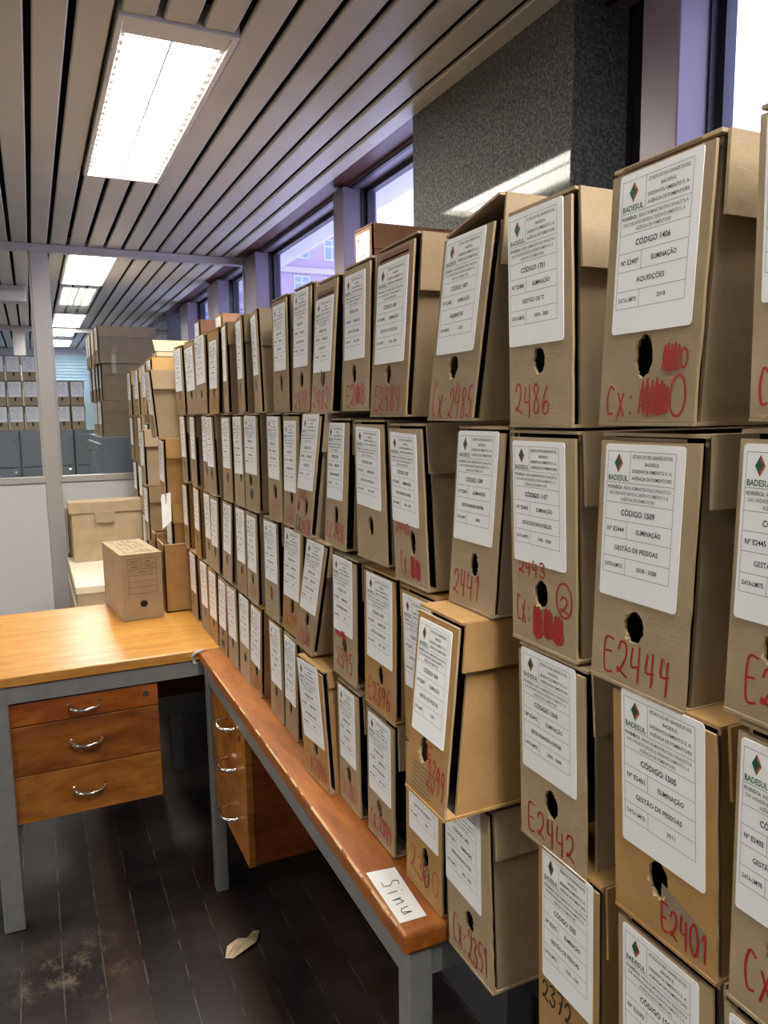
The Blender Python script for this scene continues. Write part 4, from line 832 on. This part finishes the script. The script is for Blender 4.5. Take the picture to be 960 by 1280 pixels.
for i in range(len(out)):
    p, q = out[i], out[(i+1) % len(out)]; m = ((p[0]+q[0])*.28, (p[1]+q[1])*.28, .004+rr.random()*.014)
    zp, zq = .001+.004*((i*7) % 3), .001+.004*(((i+1) % len(out)*7) % 3)
    b.face([(*p, zp), (*q, zq), m]); b.face([c, (*p, zp), m]); b.face([c, m, (*q, zq)])
o = b.build('scrap', mat('beige_paper', (206, 188, 160), .8), tp); md = o.modifiers.new('thick', 'SOLIDIFY'); md.thickness = .001
# ---------------------------------------------------------------- room beyond the glass
def cabinet(x0, x1, y0, y1, top, face, lb, n=4):
    cx, cy = (x0+x1)/2, (y0+y1)/2; t = tag(empty('filing_cabinet', (cx, cy, FLOOR)), lb, 'filing cabinet', 'grey filing cabinets beyond the glass'); hx, hy, h = (x1-x0)/2, (y1-y0)/2, top-FLOOR
    b = MB(); b.box(-hx, hx, -hy, hy, .03, h); b.build('cabinet_body', CABG, t, bev=.003)
    for i in range(n):
        z0, z1 = .06+(h-.09)*i/n, .06+(h-.09)*(i+1)/n-.012; b = MB()
        if face == 'y': b.box(-hx+.015, hx-.015, -hy-.016, -hy, z0, z1)
        else: b.box(-hx-.016, -hx, -hy+.015, hy-.015, z0, z1)
        dr = b.build('drawer', CABG, t, bev=.003); b = MB(); zc = z1-.07
        if face == 'y': b.box(-.06, .06, -hy-.034, -hy-.016, zc-.008, zc+.008); b.box(hx-.06, hx-.035, -hy-.02, -hy-.016, z1-.05, z1-.02)
        else: b.box(-hx-.034, -hx-.016, -.06, .06, zc-.008, zc+.008)
        b.build('handle', CHROME, dr, bev=.002)
    b = MB(); b.box(-hx+.01, hx-.01, -hy+.01, hy-.01, 0, .03); b.build('plinth', CABD, t)
    return t
nm = ['far left', 'second from left', 'middle', 'fourth from left', 'rightmost']
for i, x in enumerate((-1.04, -.57, -.10, .37)): cabinet(x, x+.46, 7.9, 8.5, -.12, 'y', 'grey filing cabinet against the back of the next room, %s' % nm[i])
cabinet(.40, .87, 5.12, 5.68, -.13, 'x', 'grey filing cabinet just beyond the glass, nearer of two')
cabinet(.40, .87, 5.70, 6.26, -.13, 'x', 'grey filing cabinet just beyond the glass, farther of two')
def far_box(): return archive_box('archive_box', (0, 0, 0), .123, .232, color=0, seed=77, label=GEN[0], lab=(0, .95, .86, .60, 0), detail=1)
proto = far_box(); used = [False]
def clone(loc, rz, lb, grp):
    if not used[0]: used[0] = True; r = proto
    else:
        r = proto.copy(); COL.objects.link(r)
        for ch in list(proto.children):
            c = ch.copy(); COL.objects.link(c); c.parent = r
            for g in list(ch.children): d = g.copy(); COL.objects.link(d); d.parent = c
    r.location = loc; r.rotation_euler = (0, 0, rz); return tag(r, lb, 'box', grp)
rown = ['bottom', 'middle', 'top']
xs = [-.66, -.525, -.39, -.255, -.12, .015, .15, .285, .42]
for j in range(3):
    for i, x in enumerate(xs):
        if j == 2 and i > 6: continue
        clone((x, 7.93, -.1195+.233*j), math.radians(90)+R.uniform(-.02, .02), 'archive box on the far grey cabinets, %s layer, %s from left' % (rown[j], ORD[i]), 'archive boxes on the far cabinets')
for j in range(3):
    for i in range(5):
        y = 5.22+i*.175+(.03 if j == 1 else 0)
        if y > 6.2: continue
        clone((.415+[0, .0, -.012][j]+R.uniform(-.012, .012), y, -.1295+.2335*j), R.uniform(-.05, .05), 'archive box on the cabinet behind the glass, %s layer, %s from the front' % (rown[j], ORD[i]), 'archive boxes stacked behind the glass')
# blue window blind on the far wall
wn = struct(empty('window_13', (0, 12.18, -.45))); b = MB(); b.box(-1.1, .95, -.01, 0, 0, 1.35); b.build('window_pane', BLIND, wn)
b = MB()
for i in range(30): b.box(-1.08, .93, -.03, -.012, .02+i*.044, .05+i*.044)
b.build('blind_slats', BLIND, wn)
